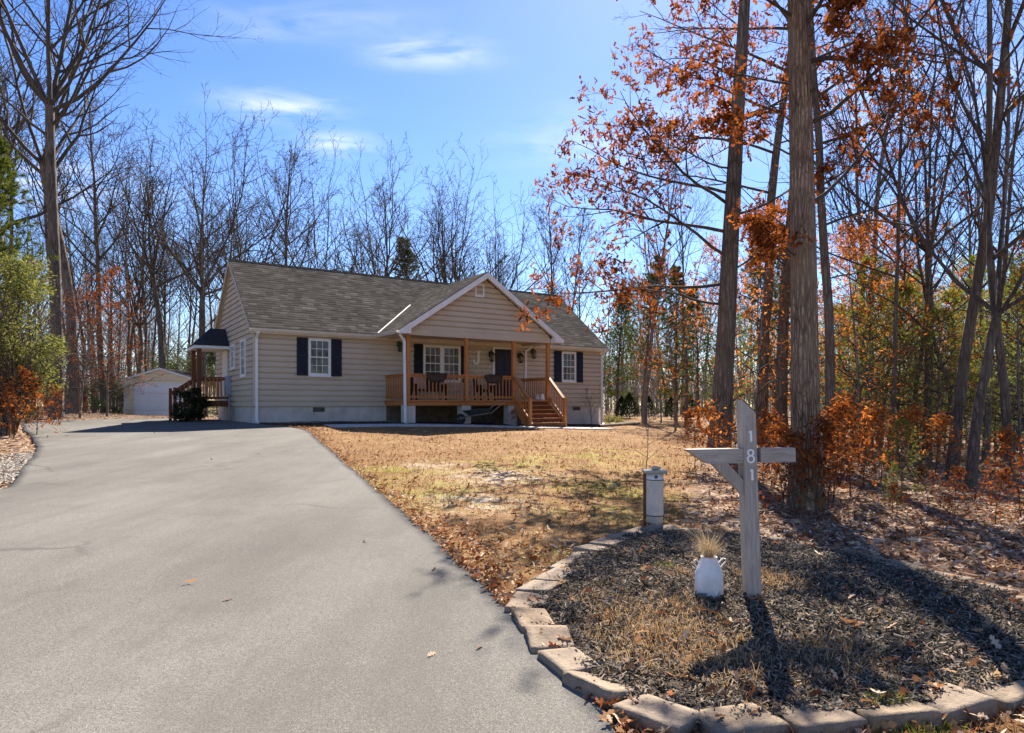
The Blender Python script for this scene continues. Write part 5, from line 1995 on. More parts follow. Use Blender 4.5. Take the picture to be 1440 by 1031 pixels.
_bm = [block_mesh(s_) for s_ in range(5)]
nblk = int(RING_LEN / 0.347)
rb = random.Random(3)
tips = {}
for q in range(nblk):
    s_ = RING_LEN * (q + 0.5) / nblk
    p, td = ring_at(s_)
    x, y = p + np.array([rb.uniform(-1, 1), rb.uniform(-1, 1)]) * 0.02
    px_ = CX + F * x / y if y > 1 else 9999
    if px_ > 1560 or y < 2.6:
        continue
    o = bpy.data.objects.new('edging_block', _bm[q % 5])
    C.objects.link(o)
    back = q > nblk * 0.55
    zc = gz(x, y) + (0.014 if not back else rb.uniform(-0.012, 0.006))
    o.location = (x, y, zc)
    rz = atan2(td[1], td[0]) + pi
    inw = np.array(bc) - p
    ln = Vector((cos(rz + pi / 2), sin(rz + pi / 2)))
    if ln.x * inw[0] + ln.y * inw[1] < 0:
        rz += pi
    tx, ty = rb.gauss(0, 0.05), rb.gauss(0, 0.04)
    if q in (13, 17):
        tx += -0.28 if q == 13 else -0.14
    o.rotation_euler = (tx, ty, rz + rb.gauss(0, 0.085))
    o.scale = (1.0 * rb.uniform(0.95, 1.02), rb.uniform(0.95, 1.12), 1)
    vis = px_ < 1470
    if back:
        m = nblk - q
        lab = f'half buried tan edging block, {ORD[min(m, 20) - 1]} right of the white pipe along the far rim'
    else:
        m = q + 1
        if m <= 20:
            lab = f'tan concrete edging block, {ORD[m - 1]} along the near rim from the white pipe'
        else:
            lab = f'tan concrete edging block, {ORD[m - 21]} past the lowest corner along the front rim'
    if not vis:
        lab = 'tan concrete edging block at the far right end of the bed'
    tag(o, lab, 'edging block', 'edging blocks around the mulch bed')

# ---- landscape timber by the right end of the house
h0, h1 = hit(842, 601), hit(898, 597.5)
b_ = MB()
b_.tube([(h0[0], h0[1], h0[2] + 0.06), ((h0[0] + h1[0]) / 2, (h0[1] + h1[1]) / 2, (h0[2] + h1[2]) / 2 + 0.075), (h1[0], h1[1], h1[2] + 0.06)], [0.075, 0.08, 0.07], 9)
o = b_.build('fallen_log', M['grey_bark'] if 'grey_bark' in M else M['grey_wood'])
tag(o, 'grey fallen log lying on the lawn past the right corner of the house', 'log')
# ================================================================== TREES
UPV = Vector((0, 0, 1))


class TP:
    """growth habit"""
    def __init__(s, **kw):
        s.H, s.r0, s.clear, s.maxl = 20, 0.25, 0.42, 4
        s.k = (16, 8, 6, 4, 3)
        s.wander = (0.035, 0.09, 0.13, 0.17, 0.2)
        s.trop = (0.05, 0.10, 0.08, 0.05, 0.02)
        s.nch = (20, 7, 5, 3)
        s.ang = (48, 42, 42, 45)
        s.ratio = (0.46, 0.54, 0.48, 0.5)
        s.leaders = 1
        s.lean = (0, 0)
        s.flare = 0.55
        s.fork = 0.55
        s.trunk_trop = 0.06
        s.limbs = None
        s.twig_r = 0.0075
        for a, b in kw.items():
            setattr(s, a, b)


def rot_about(d, ang, az):
    a = d.cross(UPV if abs(d.z) < 0.9 else Vector((1, 0, 0))).normalized()
    b = d.cross(a)
    return (d * cos(ang) + (a * cos(az) + b * sin(az)) * sin(ang)).normalized()


def grow(rng, p, d, Ln, r, lvl, out, P, taper=0.82, t0=0.25):
    n = P.k[lvl]
    pts, rad, dirs = [p.copy()], [r], [d.copy()]
    wd, tp = P.wander[lvl], P.trop[lvl]
    for i_ in range(1, n):
        d = (d + Vector((rng.gauss(0, wd), rng.gauss(0, wd), rng.gauss(0, wd))) + UPV * (tp * rng.uniform(0.5, 1.5))).normalized()
        p = p + d * (Ln / (n - 1))
        pts.append(p.copy())
        rad.append(max(P.twig_r * 0.5, r * (1 - taper * i_ / (n - 1))))
        dirs.append(d.copy())
    out.append((lvl, pts, rad))
    if lvl < P.maxl:
        nc = P.nch[lvl] if lvl < len(P.nch) else 0
        nc = max(1, int(round(nc * rng.uniform(0.75, 1.25))))
        az = rng.uniform(0, 6.28)
        for c_ in range(nc):
            tt = t0 + (1 - t0) * (c_ + rng.uniform(0.1, 0.9)) / nc
            f_ = tt * (n - 1)
            i_ = min(int(f_), n - 2)
            fr = f_ - i_
            q = pts[i_].lerp(pts[i_ + 1], fr)
            rr_ = rad[i_] * (1 - fr) + rad[i_ + 1] * fr
            az += 2.4 + rng.uniform(-0.5, 0.5)
            dd = rot_about(dirs[i_], radians(P.ang[lvl] * rng.uniform(0.7, 1.3)), az)
            l2 = Ln * P.ratio[lvl] * (1.15 - 0.65 * tt) * rng.uniform(0.7, 1.3)
            grow(rng, q, dd, l2, max(P.twig_r, min(rr_ * 0.75, r * 0.56 * (1.1 - 0.4 * tt))), lvl + 1, out, P)


def tree_skel(seed, P):
    rng = random.Random(seed)
    out = []
    d0 = Vector((P.lean[0], P.lean[1], 1)).normalized()
    n = P.k[0]
    hl_ = P.H * (P.fork if P.leaders > 1 else 1.0)
    pts, rad, dirs = [], [], []
    p, d = Vector((0, 0, -0.25)), d0.copy()
    for i_ in range(n):
        t_ = i_ / (n - 1)
        zz_ = t_ * hl_
        r = P.r0 * ((1 - 0.86 * t_) if P.leaders == 1 else (1 - 0.38 * t_)) * (1 + P.flare * exp(-max(0, zz_) / (P.r0 * 1.8)))
        pts.append(p.copy()); rad.append(r); dirs.append(d.copy())
        step = hl_ / (n - 1) * (0.3 if False else 1)
        d = (d + Vector((rng.gauss(0, P.wander[0]), rng.gauss(0, P.wander[0]), 0)) + UPV * P.trunk_trop * 0.3).normalized()
        p = p + d * step
    # add extra rings near the flare
    p1 = pts[0].lerp(pts[1], 0.22 * min(1, 1.2 / max(hl_ / (n - 1), 0.1)))
    p2 = pts[0].lerp(pts[1], min(0.8, 0.9 / max(hl_ / (n - 1), 0.1)))
    rb_ = P.r0
    pts[1:1] = [p1, p2]
    rad[1:1] = [rb_ * (1 + P.flare * 0.42), rb_ * (1 + P.flare * 0.08)]
    dirs[1:1] = [dirs[0], dirs[0]]
    out.append((0, pts, rad))
    N_ = len(pts)

    def on_trunk(z):
        for i_ in range(N_ - 1):
            if pts[i_ + 1].z >= z:
                f_ = (z - pts[i_].z) / max(1e-6, pts[i_ + 1].z - pts[i_].z)
                return pts[i_].lerp(pts[i_ + 1], f_), rad[i_] * (1 - f_) + rad[i_ + 1] * f_, dirs[i_]
        return pts[-1], rad[-1], dirs[-1]

    if P.leaders > 1:
        az = rng.uniform(0, 6.28)
        for q in range(P.leaders):
            dd = rot_about(dirs[-1], radians(rng.uniform(12, 26)), az + q * 6.28 / P.leaders)
            L_ = P.H * (1 - P.fork) * rng.uniform(0.85, 1.1)
            sub = TP(**P.__dict__)
            sub.k = (P.k[0], 11) + tuple(P.k[2:])
            sub.nch = (0, int(P.nch[0] * 0.7)) + tuple(P.nch[2:])
            sub.ratio = (0, 0.42) + tuple(P.ratio[2:])
            grow(rng, pts[-1] - dirs[-1] * 0.15, dd, L_, rad[-1] * rng.uniform(0.5, 0.66), 1, out, sub, 0.85, 0.12)
    if P.limbs:
        for (z, azd, ln, pitch, r_) in P.limbs:
            q, rr_, _ = on_trunk(z)
            a = radians(azd)
            dd = Vector((cos(a) * cos(radians(pitch)), sin(a) * cos(radians(pitch)), sin(radians(pitch))))
            grow(rng, q + dd * rr_ * 0.3, dd, ln, r_, 1, out, P, 0.85, 0.3)
    nl = P.nch[0]
    az = rng.uniform(0, 6.28)
    top = P.H if P.leaders == 1 else hl_
    z0 = P.H * P.clear
    if P.leaders > 1:
        nl = int(nl * 0.35)
    for c_ in range(nl):
        tt = (c_ + rng.uniform(0, 1)) / nl
        z = z0 + (top * 0.985 - z0) * tt
        if z > top:
            continue
        q, rr_, dd0 = on_trunk(z)
        az += 2.4 + rng.uniform(-0.6, 0.6)
        dd = rot_about(dd0, radians(P.ang[0] * rng.uniform(0.75, 1.25) * (1.1 - 0.45 * tt)), az)
        L_ = (P.H - z) * 0.52 * rng.uniform(0.7, 1.2) + P.H * 0.05
        L_ = min(L_, P.H * P.ratio[0])
        grow(rng, q, dd, L_, max(P.twig_r * 2, min(rr_ * 0.62, 0.022 * L_ + 0.01)), 1, out, P)
    return out


def skel_mesh(name, out, lv, smooth=True):
    by = {}
    for (l, pts, rad) in out:
        if l in lv:
            by.setdefault((l, len(pts)), []).append((pts, rad))
    V, Q, b = [], [], 0
    sides = (14, 7, 5, 4, 3)
    for (l, n), L_ in sorted(by.items()):
        P = np.array([[tuple(p) for p in a] for a, _ in L_])
        R = np.array([r for _, r in L_])
        v, q = tubes(P, R, sides[l])
        V.append(v); Q.append(q + b)
        b += len(v)
    if not V:
        return None
    return np_mesh(name, np.concatenate(V), np.concatenate(Q), smooth)


def leaves_on(out, seed, lv=(3, 4), per=3, size=(0.07, 0.12), keep=None, tmpl=None, droop=0.7, tilt=0.6, clump=0.07, curl=0.6):
    rr_ = np.random.default_rng(seed)
    pos = []
    for (l, pts, rad) in out:
        if l not in lv:
            continue
        for c_ in range(per):
            f_ = rr_.uniform(0.15, 1.0) * (len(pts) - 1)
            i_ = min(int(f_), len(pts) - 2)
            q = pts[i_].lerp(pts[i_ + 1], f_ - i_)
            if keep is not None and not keep(q, rr_):
                continue
            pos.append((q.x + rr_.normal(0, clump), q.y + rr_.normal(0, clump), q.z + rr_.normal(-0.3 * clump, clump)))
    pos = np.array(pos)
    V, Fc, r = scatter(OAK if tmpl is None else tmpl, pos, rr_.uniform(size[0], size[1], len(pos)), rr_, tilt, curl, None, droop)
    return V, Fc, r


def make_tree(name, seed, P, bark, twig, leaf=None, leafkw=None):
    out = tree_skel(seed, P)
    r_ = empty(name)
    link_mesh('trunk', skel_mesh('trunk', out, (0,)), M[bark], r_)
    me = skel_mesh('branches', out, (1, 2, 3, 4))
    if me:
        link_mesh('branches', me, M[twig], r_)
    if leaf:
        V, Fc, r = leaves_on(out, seed, **(leafkw or {}))
        link_mesh('foliage', np_mesh('foliage', V, Fc, False, r), M[leaf], r_)
    return r_


def put(o, px, d, rz=0.0, sc=1.0, sink=0.0):
    x, y, z = at(px, d)
    o.location = (x, y, z - sink)
    o.rotation_euler = (0, 0, rz)
    o.scale = (sc, sc, sc)
    return o


_used = set()


def inst(proto, px, d, rz, sc, label, cat='tree', group=None):
    if proto.name not in _used:
        _used.add(proto.name)
        o = proto
    else:
        o = copy_tree(proto)
    put(o, px, d, rz, sc)
    for kx in ('label', 'group'):
        if kx in o:
            del o[kx]
    tag(o, label, cat, group)
    return o


# ---------------------------------------------------------------- prototypes of the bare forest trees
BP = []
specs = [
    (101, TP(H=21, r0=0.24, clear=0.42, leaders=3, fork=0.5, nch=(18, 7, 4, 3), twig_r=0.0145), 'dark_bark'),
    (102, TP(H=20, r0=0.22, clear=0.45, nch=(18, 7, 4, 3), twig_r=0.0145, ang=(42, 40, 42, 45)), 'dark_bark'),
    (103, TP(H=22, r0=0.25, clear=0.38, leaders=2, fork=0.42, nch=(18, 7, 4, 3), twig_r=0.0145), 'dark_bark'),
    (104, TP(H=19, r0=0.17, clear=0.5, nch=(16, 6, 4, 3), twig_r=0.0145, ang=(38, 38, 42, 45)), 'dark_bark'),
    (105, TP(H=20, r0=0.2, clear=0.35, leaders=4, fork=0.36, nch=(18, 7, 4, 3), twig_r=0.0145), 'dark_bark'),
    (106, TP(H=17, r0=0.12, clear=0.4, nch=(16, 5, 4, 2), ang=(40, 40, 42, 45), wander=(0.05, 0.1, 0.14, 0.18, 0.2)), 'dark_bark'),
    (107, TP(H=14, r0=0.085, clear=0.3, nch=(15, 5, 4, 2), ang=(45, 42, 42, 45), wander=(0.06, 0.1, 0.14, 0.18, 0.2)), 'dark_bark'),
]
for sd_i, P_i, bk in specs:
    BP.append(make_tree('bare_tree', sd_i, P_i, bk, 'twig_bark'))
rt = random.Random(21)

# ---------------------------------------------------------------- named trees, left
t1 = make_tree('bare_tree', 201, TP(H=27, r0=0.25, clear=0.48, leaders=3, fork=0.47, nch=(18, 8, 6, 3), lean=(0.0, 0), wander=(0.008, 0.07, 0.12, 0.17, 0.2), limbs=[(12.2, 25, 8.0, 40, 0.085), (12.7, 160, 8.0, 38, 0.09), (11.6, -20, 6.0, 28, 0.06), (11.2, 200, 5.5, 25, 0.06), (14.0, 10, 8.0, 45, 0.08)]), 'dark_bark', 'twig_bark')
put(t1, 79, 27)
tag(t1, 'tallest bare tree on the left, stout grey trunk forking into wide spreading limbs', 'tree')
t2 = make_tree('bare_tree', 202, TP(H=24, r0=0.25, clear=0.45, leaders=2, fork=0.5, nch=(18, 7, 5, 3), lean=(0.075, 0)), 'dark_bark', 'twig_bark')
put(t2, 104, 32)
tag(t2, 'bare tree leaning right from the edge of the driveway clearing, beside the tallest tree', 'tree')
L1 = [
    (0, 228, 46, 1.0, 'bare tree with a forked grey trunk rising behind the garage peak'),
    (2, 286, 43, 0.92, 'straight bare tree between the garage and the left end of the house roof'),
    (4, 196, 52, 0.95, 'bare grey tree above the left eave of the garage'),
    (1, 148, 44, 1.0, 'slim bare tree halfway between the leaning tree and the garage'),
    (0, 20, 34, 1.05, 'bare tree at the far left edge behind the green holly'),
    (4, 335, 50, 1.01, 'bare multi stemmed tree showing just over the left tip of the house ridge'),
    (1, 395, 54, 1.04, 'bare tree over the left third of the house roof'),
    (4, 455, 50, 0.95, 'many branched bare tree above the middle of the left roof slope'),
    (2, 532, 52, 0.92, 'bare tree left of the dark pine behind the house'),
    (1, 548, 60, 1.01, 'slender bare tree close on the left of the dark pine behind the house'),
    (0, 622, 54, 0.97, 'upright bare tree right of the dark pine behind the house'),
    (4, 646, 57, 1.04, 'wide fan shaped bare tree left of the porch gable peak'),
    (2, 700, 62, 0.95, 'bare tree just above the porch gable peak'),
    (3, 768, 56, 0.97, 'thin bare tree over the right end of the house roof'),
    (3, 795, 64, 0.99, 'very thin bare tree near the right roof corner'),
]
for pi_, px, d, sc, lab in L1:
    inst(BP[pi_], px, d, rt.uniform(0, 6.28), sc, lab)
# anonymous ranks
def ranks(n, px0, px1, d0, d1, protos, lab, grp, smin=0.7, smax=1.05, avoid=()):
    for q in range(n):
        px = px0 + (px1 - px0) * (q + rt.uniform(0, 1)) / n
        d = rt.uniform(d0, d1)
        if any(abs(px - a) < b for a, b in avoid):
            continue
        inst(BP[rt.choice(protos)], px, d, rt.uniform(0, 6.28), rt.uniform(smin, smax), lab, 'tree', grp)


ranks(34, -60, 330, 36, 62, (1, 3, 5, 6, 5), 'slim bare trunk among the crowded woods left of the house', 'slim bare trees left of the house')
ranks(26, 320, 860, 52, 75, (3, 5, 6, 1), 'slim bare tree in the row of woods behind the house', 'slim bare trees behind the house', 0.6, 0.85)

# ---------------------------------------------------------------- big rust leaved oak and its neighbours
def keep_low(zlo, zhi, pr):
    return lambda q, r_: (zlo < q.z < zhi) and r_.uniform() < pr


oak_limbs = []
ro = random.Random(77)
for z, az, ln, pt in ((3.4, 195, 1.0, 10), (4.1, 10, 2.6, 18), (4.8, 180, 1.2, 10), (5.2, -15, 3.2, 26), (5.8, 170, 1.5, 12), (6.1, 20, 3.6, 24), (6.5, -35, 3.0, 24), (6.7, 205, 2.0, 14), (7.0, 150, 2.4, 15), (7.2, 5, 4.0, 25), (7.6, 190, 2.4, 14), (7.9, 60, 3, 15), (8.2, 15, 4.0, 22), (8.5, 170, 2.4, 15), (9.2, 200, 2.4, 15), (9.8, -30, 3.4, 20)):
    oak_limbs.append((z, az + ro.uniform(-15, 15), ln, pt + ro.uniform(-8, 14), 0.0085 * ln + 0.006))
for z in (5.6, 6.4, 7.0, 7.6):
    oak_limbs.append((z, ro.uniform(225, 315), ro.uniform(0.8, 1.3), ro.uniform(0, 25), 0.012))
PO = TP(H=21, r0=0.2, clear=0.6, nch=(14, 9, 6, 3), ang=(60, 45, 45, 50), limbs=oak_limbs, trop=(0.03, 0.02, 0.0, -0.03, -0.05), flare=0.7, k=(18, 9, 6, 4, 3), ratio=(0.3, 0.42, 0.48, 0.5), wander=(0.004, 0.1, 0.14, 0.2, 0.22), twig_r=0.0035)
oak = make_tree('oak_tree', 301, PO, 'oak_bark', 'twig_bark', 'rust_leaf', dict(lv=(2, 3, 4), per=3, size=(0.09, 0.17), keep=keep_low(2.2, 9.5, 0.42), droop=0.8, clump=0.06))
put(oak, 1134, 9.25)
tag(oak, 'large oak with thick furrowed grey trunk and rusty leaves behind the number post', 'tree')

A_limbs = []
for z, az, ln, pt in ((3.6, 185, 3.2, 8), (4.1, 172, 4.4, 4), (4.7, 195, 4.2, 6), (4.4, 20, 2.6, 10), (5.3, 180, 4.6, 10), (5.9, 200, 4.2, 12), (6.2, 165, 4.0, 10), (5.7, -20, 3, 18), (6.8, 180, 2.4, 10), (7.4, 110, 3.6, 18), (8.2, 95, 3.6, 20), (9.0, 115, 3.4, 22), (8.0, 60, 3.2, 20), (7.9, 10, 3.2, 20), (10.2, 80, 3, 25)):
    A_limbs.append((z, az + ro.uniform(-12, 12), ln, pt + ro.uniform(-8, 14), 0.008 * ln + 0.008))
PA = TP(H=19, r0=0.25, clear=0.7, nch=(9, 8, 6, 3), ang=(58, 45, 45, 50), limbs=A_limbs, trop=(0.03, 0.025, 0.0, -0.03, -0.05), lean=(0.055, 0), trunk_trop=0.0, flare=0.5, k=(18, 9, 6, 4, 3), ratio=(0.3, 0.4, 0.46, 0.5), wander=(0.012, 0.1, 0.14, 0.2, 0.22), twig_r=0.004)
oka = make_tree('oak_tree', 302, PA, 'dark_bark', 'twig_bark', 'rust_leaf', dict(lv=(2, 3, 4), per=3, size=(0.11, 0.2), keep=keep_low(2.6, 11.5, 0.6), droop=0.8, clump=0.08))
put(oka, 1009, 16)
tag(oka, 'dark trunked oak standing left of the large oak, its rusty branches reaching over the house', 'tree')

# the other trunks on the right
R1 = [
    (1073, 22, TP(H=20, r0=0.2, clear=0.62, nch=(10, 7, 5, 3), leaf=0.5, twig_r=0.004, trop=(0.03, 0.02, 0.0, -0.03, -0.05), ratio=(0.3, 0.4, 0.46, 0.5), limbs=[(4.5, 190, 2.6, 8, 0.03), (6, 10, 2.4, 15, 0.03), (8, 185, 4.4, 12, 0.045), (9.2, 200, 4.6, 14, 0.045), (10.4, 175, 5.0, 14, 0.05), (11.6, 190, 5.0, 16, 0.05), (12.8, 180, 4.6, 16, 0.05), (9.5, 20, 3, 15, 0.03)]), 'dark_bark', 'rust leaved oak with a dark trunk close behind the gap between the two larger oaks'),
    (1101, 19.5, TP(H=20, r0=0.18, clear=0.6, nch=(10, 7, 5, 3), leaf=0.3, twig_r=0.004, trop=(0.03, 0.02, 0.0, -0.03, -0.05), ratio=(0.3, 0.4, 0.46, 0.5), limbs=[(3.4, 200, 2.2, 8, 0.02), (5.2, 230, 2.6, 12, 0.03), (6.2, 20, 2.6, 15, 0.03), (8, 330, 3, 15, 0.03), (9, 210, 3, 15, 0.03), (10, 280, 3, 15, 0.03), (11, 10, 3, 18, 0.03)]), 'dark_bark', 'rust leaved dark trunk half hidden just left of the large oak'),
    (1166, 15.5, TP(H=19, r0=0.12, clear=0.6, nch=(10, 6, 5, 3), leaf=0.3, twig_r=0.004, trop=(0.03, 0.02, 0.0, -0.03, -0.05), ratio=(0.3, 0.4, 0.46, 0.5), limbs=[(4.2, 10, 2.2, 12, 0.02), (5.4, -20, 2.8, 16, 0.03), (6.3, 30, 3.0, 18, 0.03), (7.2, 0, 3.4, 20, 0.035), (8.2, -30, 3.2, 20, 0.035), (9.0, 20, 3.4, 20, 0.035), (10, 0, 3.4, 20, 0.03)]), 'dark_bark', 'rust leaved dark trunk rising close behind the right side of the large oak'),
    (1219, 24, TP(H=18, r0=0.12, clear=0.35, nch=(12, 5, 4, 3), twig_r=0.005), 'grey_bark', 'thin grey tree right of the large oak above the orange saplings'),
    (1303, 17.5, TP(H=19, r0=0.12, clear=0.28, leaders=2, fork=0.3, nch=(14, 6, 4, 3), twig_r=0.005, leaf=0.36), 'dark_bark', 'two stemmed bare tree in the right woods left of the straight dark trunk'),
    (1337, 13.5, TP(H=20, flare=0.3, r0=0.112, clear=0.3, nch=(13, 5, 4, 3), twig_r=0.005, lean=(0.02, 0), leaf=0.42), 'dark_bark', 'straight dark trunk standing alone in the middle of the right woods'),
    (1362, 11.6, TP(H=14, flare=0.25, r0=0.1, clear=0.24, leaders=2, fork=0.24, nch=(12, 6, 4, 3), twig_r=0.005, lean=(0.16, 0), trunk_trop=0.0), 'dark_bark', 'leaning Y shaped tree with dark mossy base at the right'),
    (1424, 12.8, TP(H=15, flare=0.3, r0=0.085, clear=0.25, nch=(12, 5, 4, 3), twig_r=0.005, lean=(-0.1, 0), trunk_trop=0.0, leaf=0.45), 'dark_bark', 'thin tree leaning left near the right edge of the photo'),
    (1252, 15.5, TP(H=15, r0=0.055, clear=0.25, nch=(16, 5, 4, 2), wander=(0.03, 0.1, 0.14, 0.18, 0.2)), 'dark_bark', 'pole thin sapling between the orange shrubs and the straight dark trunk'),
    (1385, 17, TP(H=16, r0=0.08, clear=0.25, nch=(16, 5, 4, 2)), 'grey_bark', 'slim grey tree behind the leaning Y shaped tree'),
    (906, 40, TP(H=17, r0=0.14, clear=0.4, nch=(16, 6, 5, 3)), 'grey_bark', 'grey bare tree beyond the lawn past the right corner of the house'),
]
for i_, (px, d, P_i, bk, lab) in enumerate(R1):
    lf_ = getattr(P_i, 'leaf', 0)
    o = make_tree('oak_tree' if lf_ else 'bare_tree', 400 + i_, P_i, bk, 'twig_bark', 'rust_leaf' if lf_ else None, dict(lv=(3, 4), per=2, size=(0.09, 0.16), keep=keep_low(3, 12, lf_), droop=0.8, clump=0.07) if lf_ else None)
    put(o, px, d)
    tag(o, lab, 'tree')

ranks(20, 850, 1470, 27, 70, (3, 5, 6, 1, 5, 6), 'slim bare trunk deep in the woods right of the house', 'slim bare trees right of the house', 0.7, 1.0, ((1134, 12),))
ranks(8, 1180, 1560, 15, 26, (6, 6, 5), 'pole thin bare sapling scattered in the near right woods', 'thin saplings in the near right woods', 0.6, 0.95)

# saplings still holding rusty leaves
PS = TP(H=6.5, r0=0.05, clear=0.15, maxl=3, nch=(20, 6, 4), ang=(68, 45, 45), ratio=(0.4, 0.45, 0.5), trop=(0.03, 0.02, 0.0, 0.0), k=(12, 7, 5, 3, 3), twig_r=0.004, flare=0.2)
beech = [make_tree('rust_sapling', 500 + q, PS, 'grey_bark', 'twig_bark', 'rust_leaf', dict(lv=(2, 3), per=4, size=(0.07, 0.13), droop=0.5, clump=0.08, keep=lambda q_, r_: r_.uniform() < 0.55)) for q in range(2)]
beech += [make_tree('rust_sapling', 510 + q, PS, 'grey_bark', 'twig_bark', 'orange_leaf', dict(lv=(2, 3), per=5, size=(0.07, 0.14), droop=0.5, clump=0.1, keep=lambda q_, r_: r_.uniform() < 0.55)) for q in range(2)]
for b_i, px, d, sc, lab in ((0, 112, 28, 0.95, 'sapling with rusty leaves hanging in front of the tallest left tree'), (1, 150, 30, 1.0, 'taller rust leaved sapling right of the leaning tree'), (0, 66, 29, 0.9, 'rust leaved sapling between the holly and the tallest left tree'),
                        (1, 150, 34, 0.85, 'rust leaved sapling left of the garage'),
                        (1, 92, 33, 0.9, 'rust leaved sapling hanging beside the leaning tree'), (0, 132, 38, 1.1, 'rust leaved sapling farther back right of the leaning tree'), (0, 186, 42, 1.0, 'rust leaved sapling close to the left eave of the garage'), (1, 50, 34, 1.2, 'tall rust leaved sapling behind the holly'),
                        (3, 1215, 16.5, 0.9, 'orange leaved sapling in front of the thin grey tree'), (2, 1250, 18.5, 1.1, 'orange leaved sapling beside the yellow green pine saplings'), (3, 1275, 24, 1.0, 'tall orange leaved sapling behind the yellow green pine saplings'), (2, 1145, 21, 1.2, 'orange leaved sapling directly behind the large oak'), (3, 1020, 27, 1.2, 'orange leaved sapling just right of the dark trunked oak'), (2, 1360, 27, 0.95, 'orange leaved sapling far behind the leaning Y shaped tree'),
                        (2, 1196, 19, 1.0, 'orange leaved sapling just right of the large oak trunk'), (3, 1235, 22, 1.15, 'taller orange leaved sapling in the sun right of the large oak'), (2, 1170, 25, 1.1, 'orange leaved sapling glowing behind the right side of the large oak'), (3, 1060, 20, 1.05, 'orange leaved sapling between the two oaks'),
                        (2, 1285, 27, 0.95, 'orange leaved sapling behind the two stemmed tree'), (0, 1330, 22, 0.8, 'rust leaved sapling behind the straight dark trunk'), (1, 1435, 16, 0.8, 'rust leaved sapling at the right edge'), (0, 950, 30, 1.1, 'rust leaved sapling left of the dark trunked oak'), (2, 930, 40, 0.9, 'orange leaved sapling beyond the right corner of the house'), (3, 1400, 25, 0.9, 'orange leaved sapling between the leaning trees on the right')):
    inst(beech[b_i], px, d, rt.uniform(0, 6.28), sc, lab)

# low rusty oak brush around the large oak
PB = TP(H=1.5, r0=0.014, clear=0.1, maxl=2, nch=(16, 5), ang=(62, 50), ratio=(0.75, 0.5), trop=(0.04, 0.03, 0.0), k=(8, 6, 4, 3, 3), twig_r=0.003, flare=0.0, wander=(0.1, 0.14, 0.2, 0.2, 0.2))
brush = [make_tree('rust_shrub', 600 + q, PB, 'twig_bark', 'twig_bark', 'orange_leaf' if q == 2 else 'rust_leaf', dict(lv=(1, 2), per=4, size=(0.07, 0.125), droop=0.5, clump=0.07)) for q in range(3)]
BRS = [(1, 975, 13.5, 0.85), (2, 1012, 13.0, 0.95), (0, 1045, 12.5, 0.9), (1, 1075, 11.5, 0.9), (2, 1100, 10.6, 0.8), (0, 1118, 8.4, 0.85), (1, 1150, 8.6, 0.9), (2, 1150, 10.5, 1.0), (0, 1172, 9.6, 1.0), (1, 1195, 10.4, 1.05), (2, 1215, 11.5, 1.0), (0, 1240, 12.5, 0.95), (2, 1180, 12.5, 1.1), (1, 1265, 14, 0.9), (2, 1300, 14.5, 1.0), (2, 1335, 12.6, 0.9),
       (0, 1100, 8.9, 0.75), (1, 1165, 8.9, 0.8), (0, 1305, 9.6, 0.4), (1, 1345, 9.2, 0.42), (0, 1400, 8.2, 0.45), (0, 1435, 8.6, 0.8), (1, 1455, 9.4, 0.8), (1, 1260, 8.6, 0.3), (0, 1330, 7.4, 0.3)]
for q, (b_i, px, d, sc) in enumerate(BRS):
    where = 'under and around the large oak' if px < 1290 else 'on the litter at the right'
    inst(brush[b_i], px, d, rt.uniform(0, 6.28), sc, f'low rust leaved oak brush {where}', 'shrub', 'rust leaved brush ' + where)
for b_i, px, d, sc, lab in ((0, 20, 17.4, 1.25, 'rusty oak brush below the holly at the left edge'), (1, 50, 18.5, 1.0, 'rusty brush right of the holly trunk'), (0, 82, 25, 1.0, 'small rusty brush at the foot of the tallest left tree'), (2, 12, 17.5, 0.9, 'low orange brush at the bottom left of the holly'),
                        (1, 118, 31, 0.6, 'small rusty clump beside the foot of the leaning tree'), (0, 718, 25.6, 0.45, 'small brown leaved plant against the right porch pier')):
    inst(brush[b_i], px, d, rt.uniform(0, 6.28), sc, lab, 'shrub')

# ---------------------------------------------------------------- evergreens
def needles(pos, dirs, ln, wd, rr_, per=7):
    n = len(pos)
    P = np.repeat(pos, per, 0)
    Dm = np.repeat(dirs, per, 0) + rr_.normal(0, 0.6, (n * per, 3))
    Dm /= np.linalg.norm(Dm, axis=1, keepdims=True)
    Sd = np.cross(Dm, rr_.normal(0, 1, (n * per, 3)))
    Sd /= np.linalg.norm(Sd, axis=1, keepdims=True) + 1e-6
    l_ = rr_.uniform(0.6, 1.1, (n * per, 1)) * ln
    V = np.stack([P - Sd * wd / 2, P + Sd * wd / 2, P + Dm * l_], 1).reshape(-1, 3)
    Fc = np.arange(n * per * 3).reshape(-1, 3)
    return V, Fc, np.repeat(np.repeat(rr_.uniform(0, 1, n), per), 3)


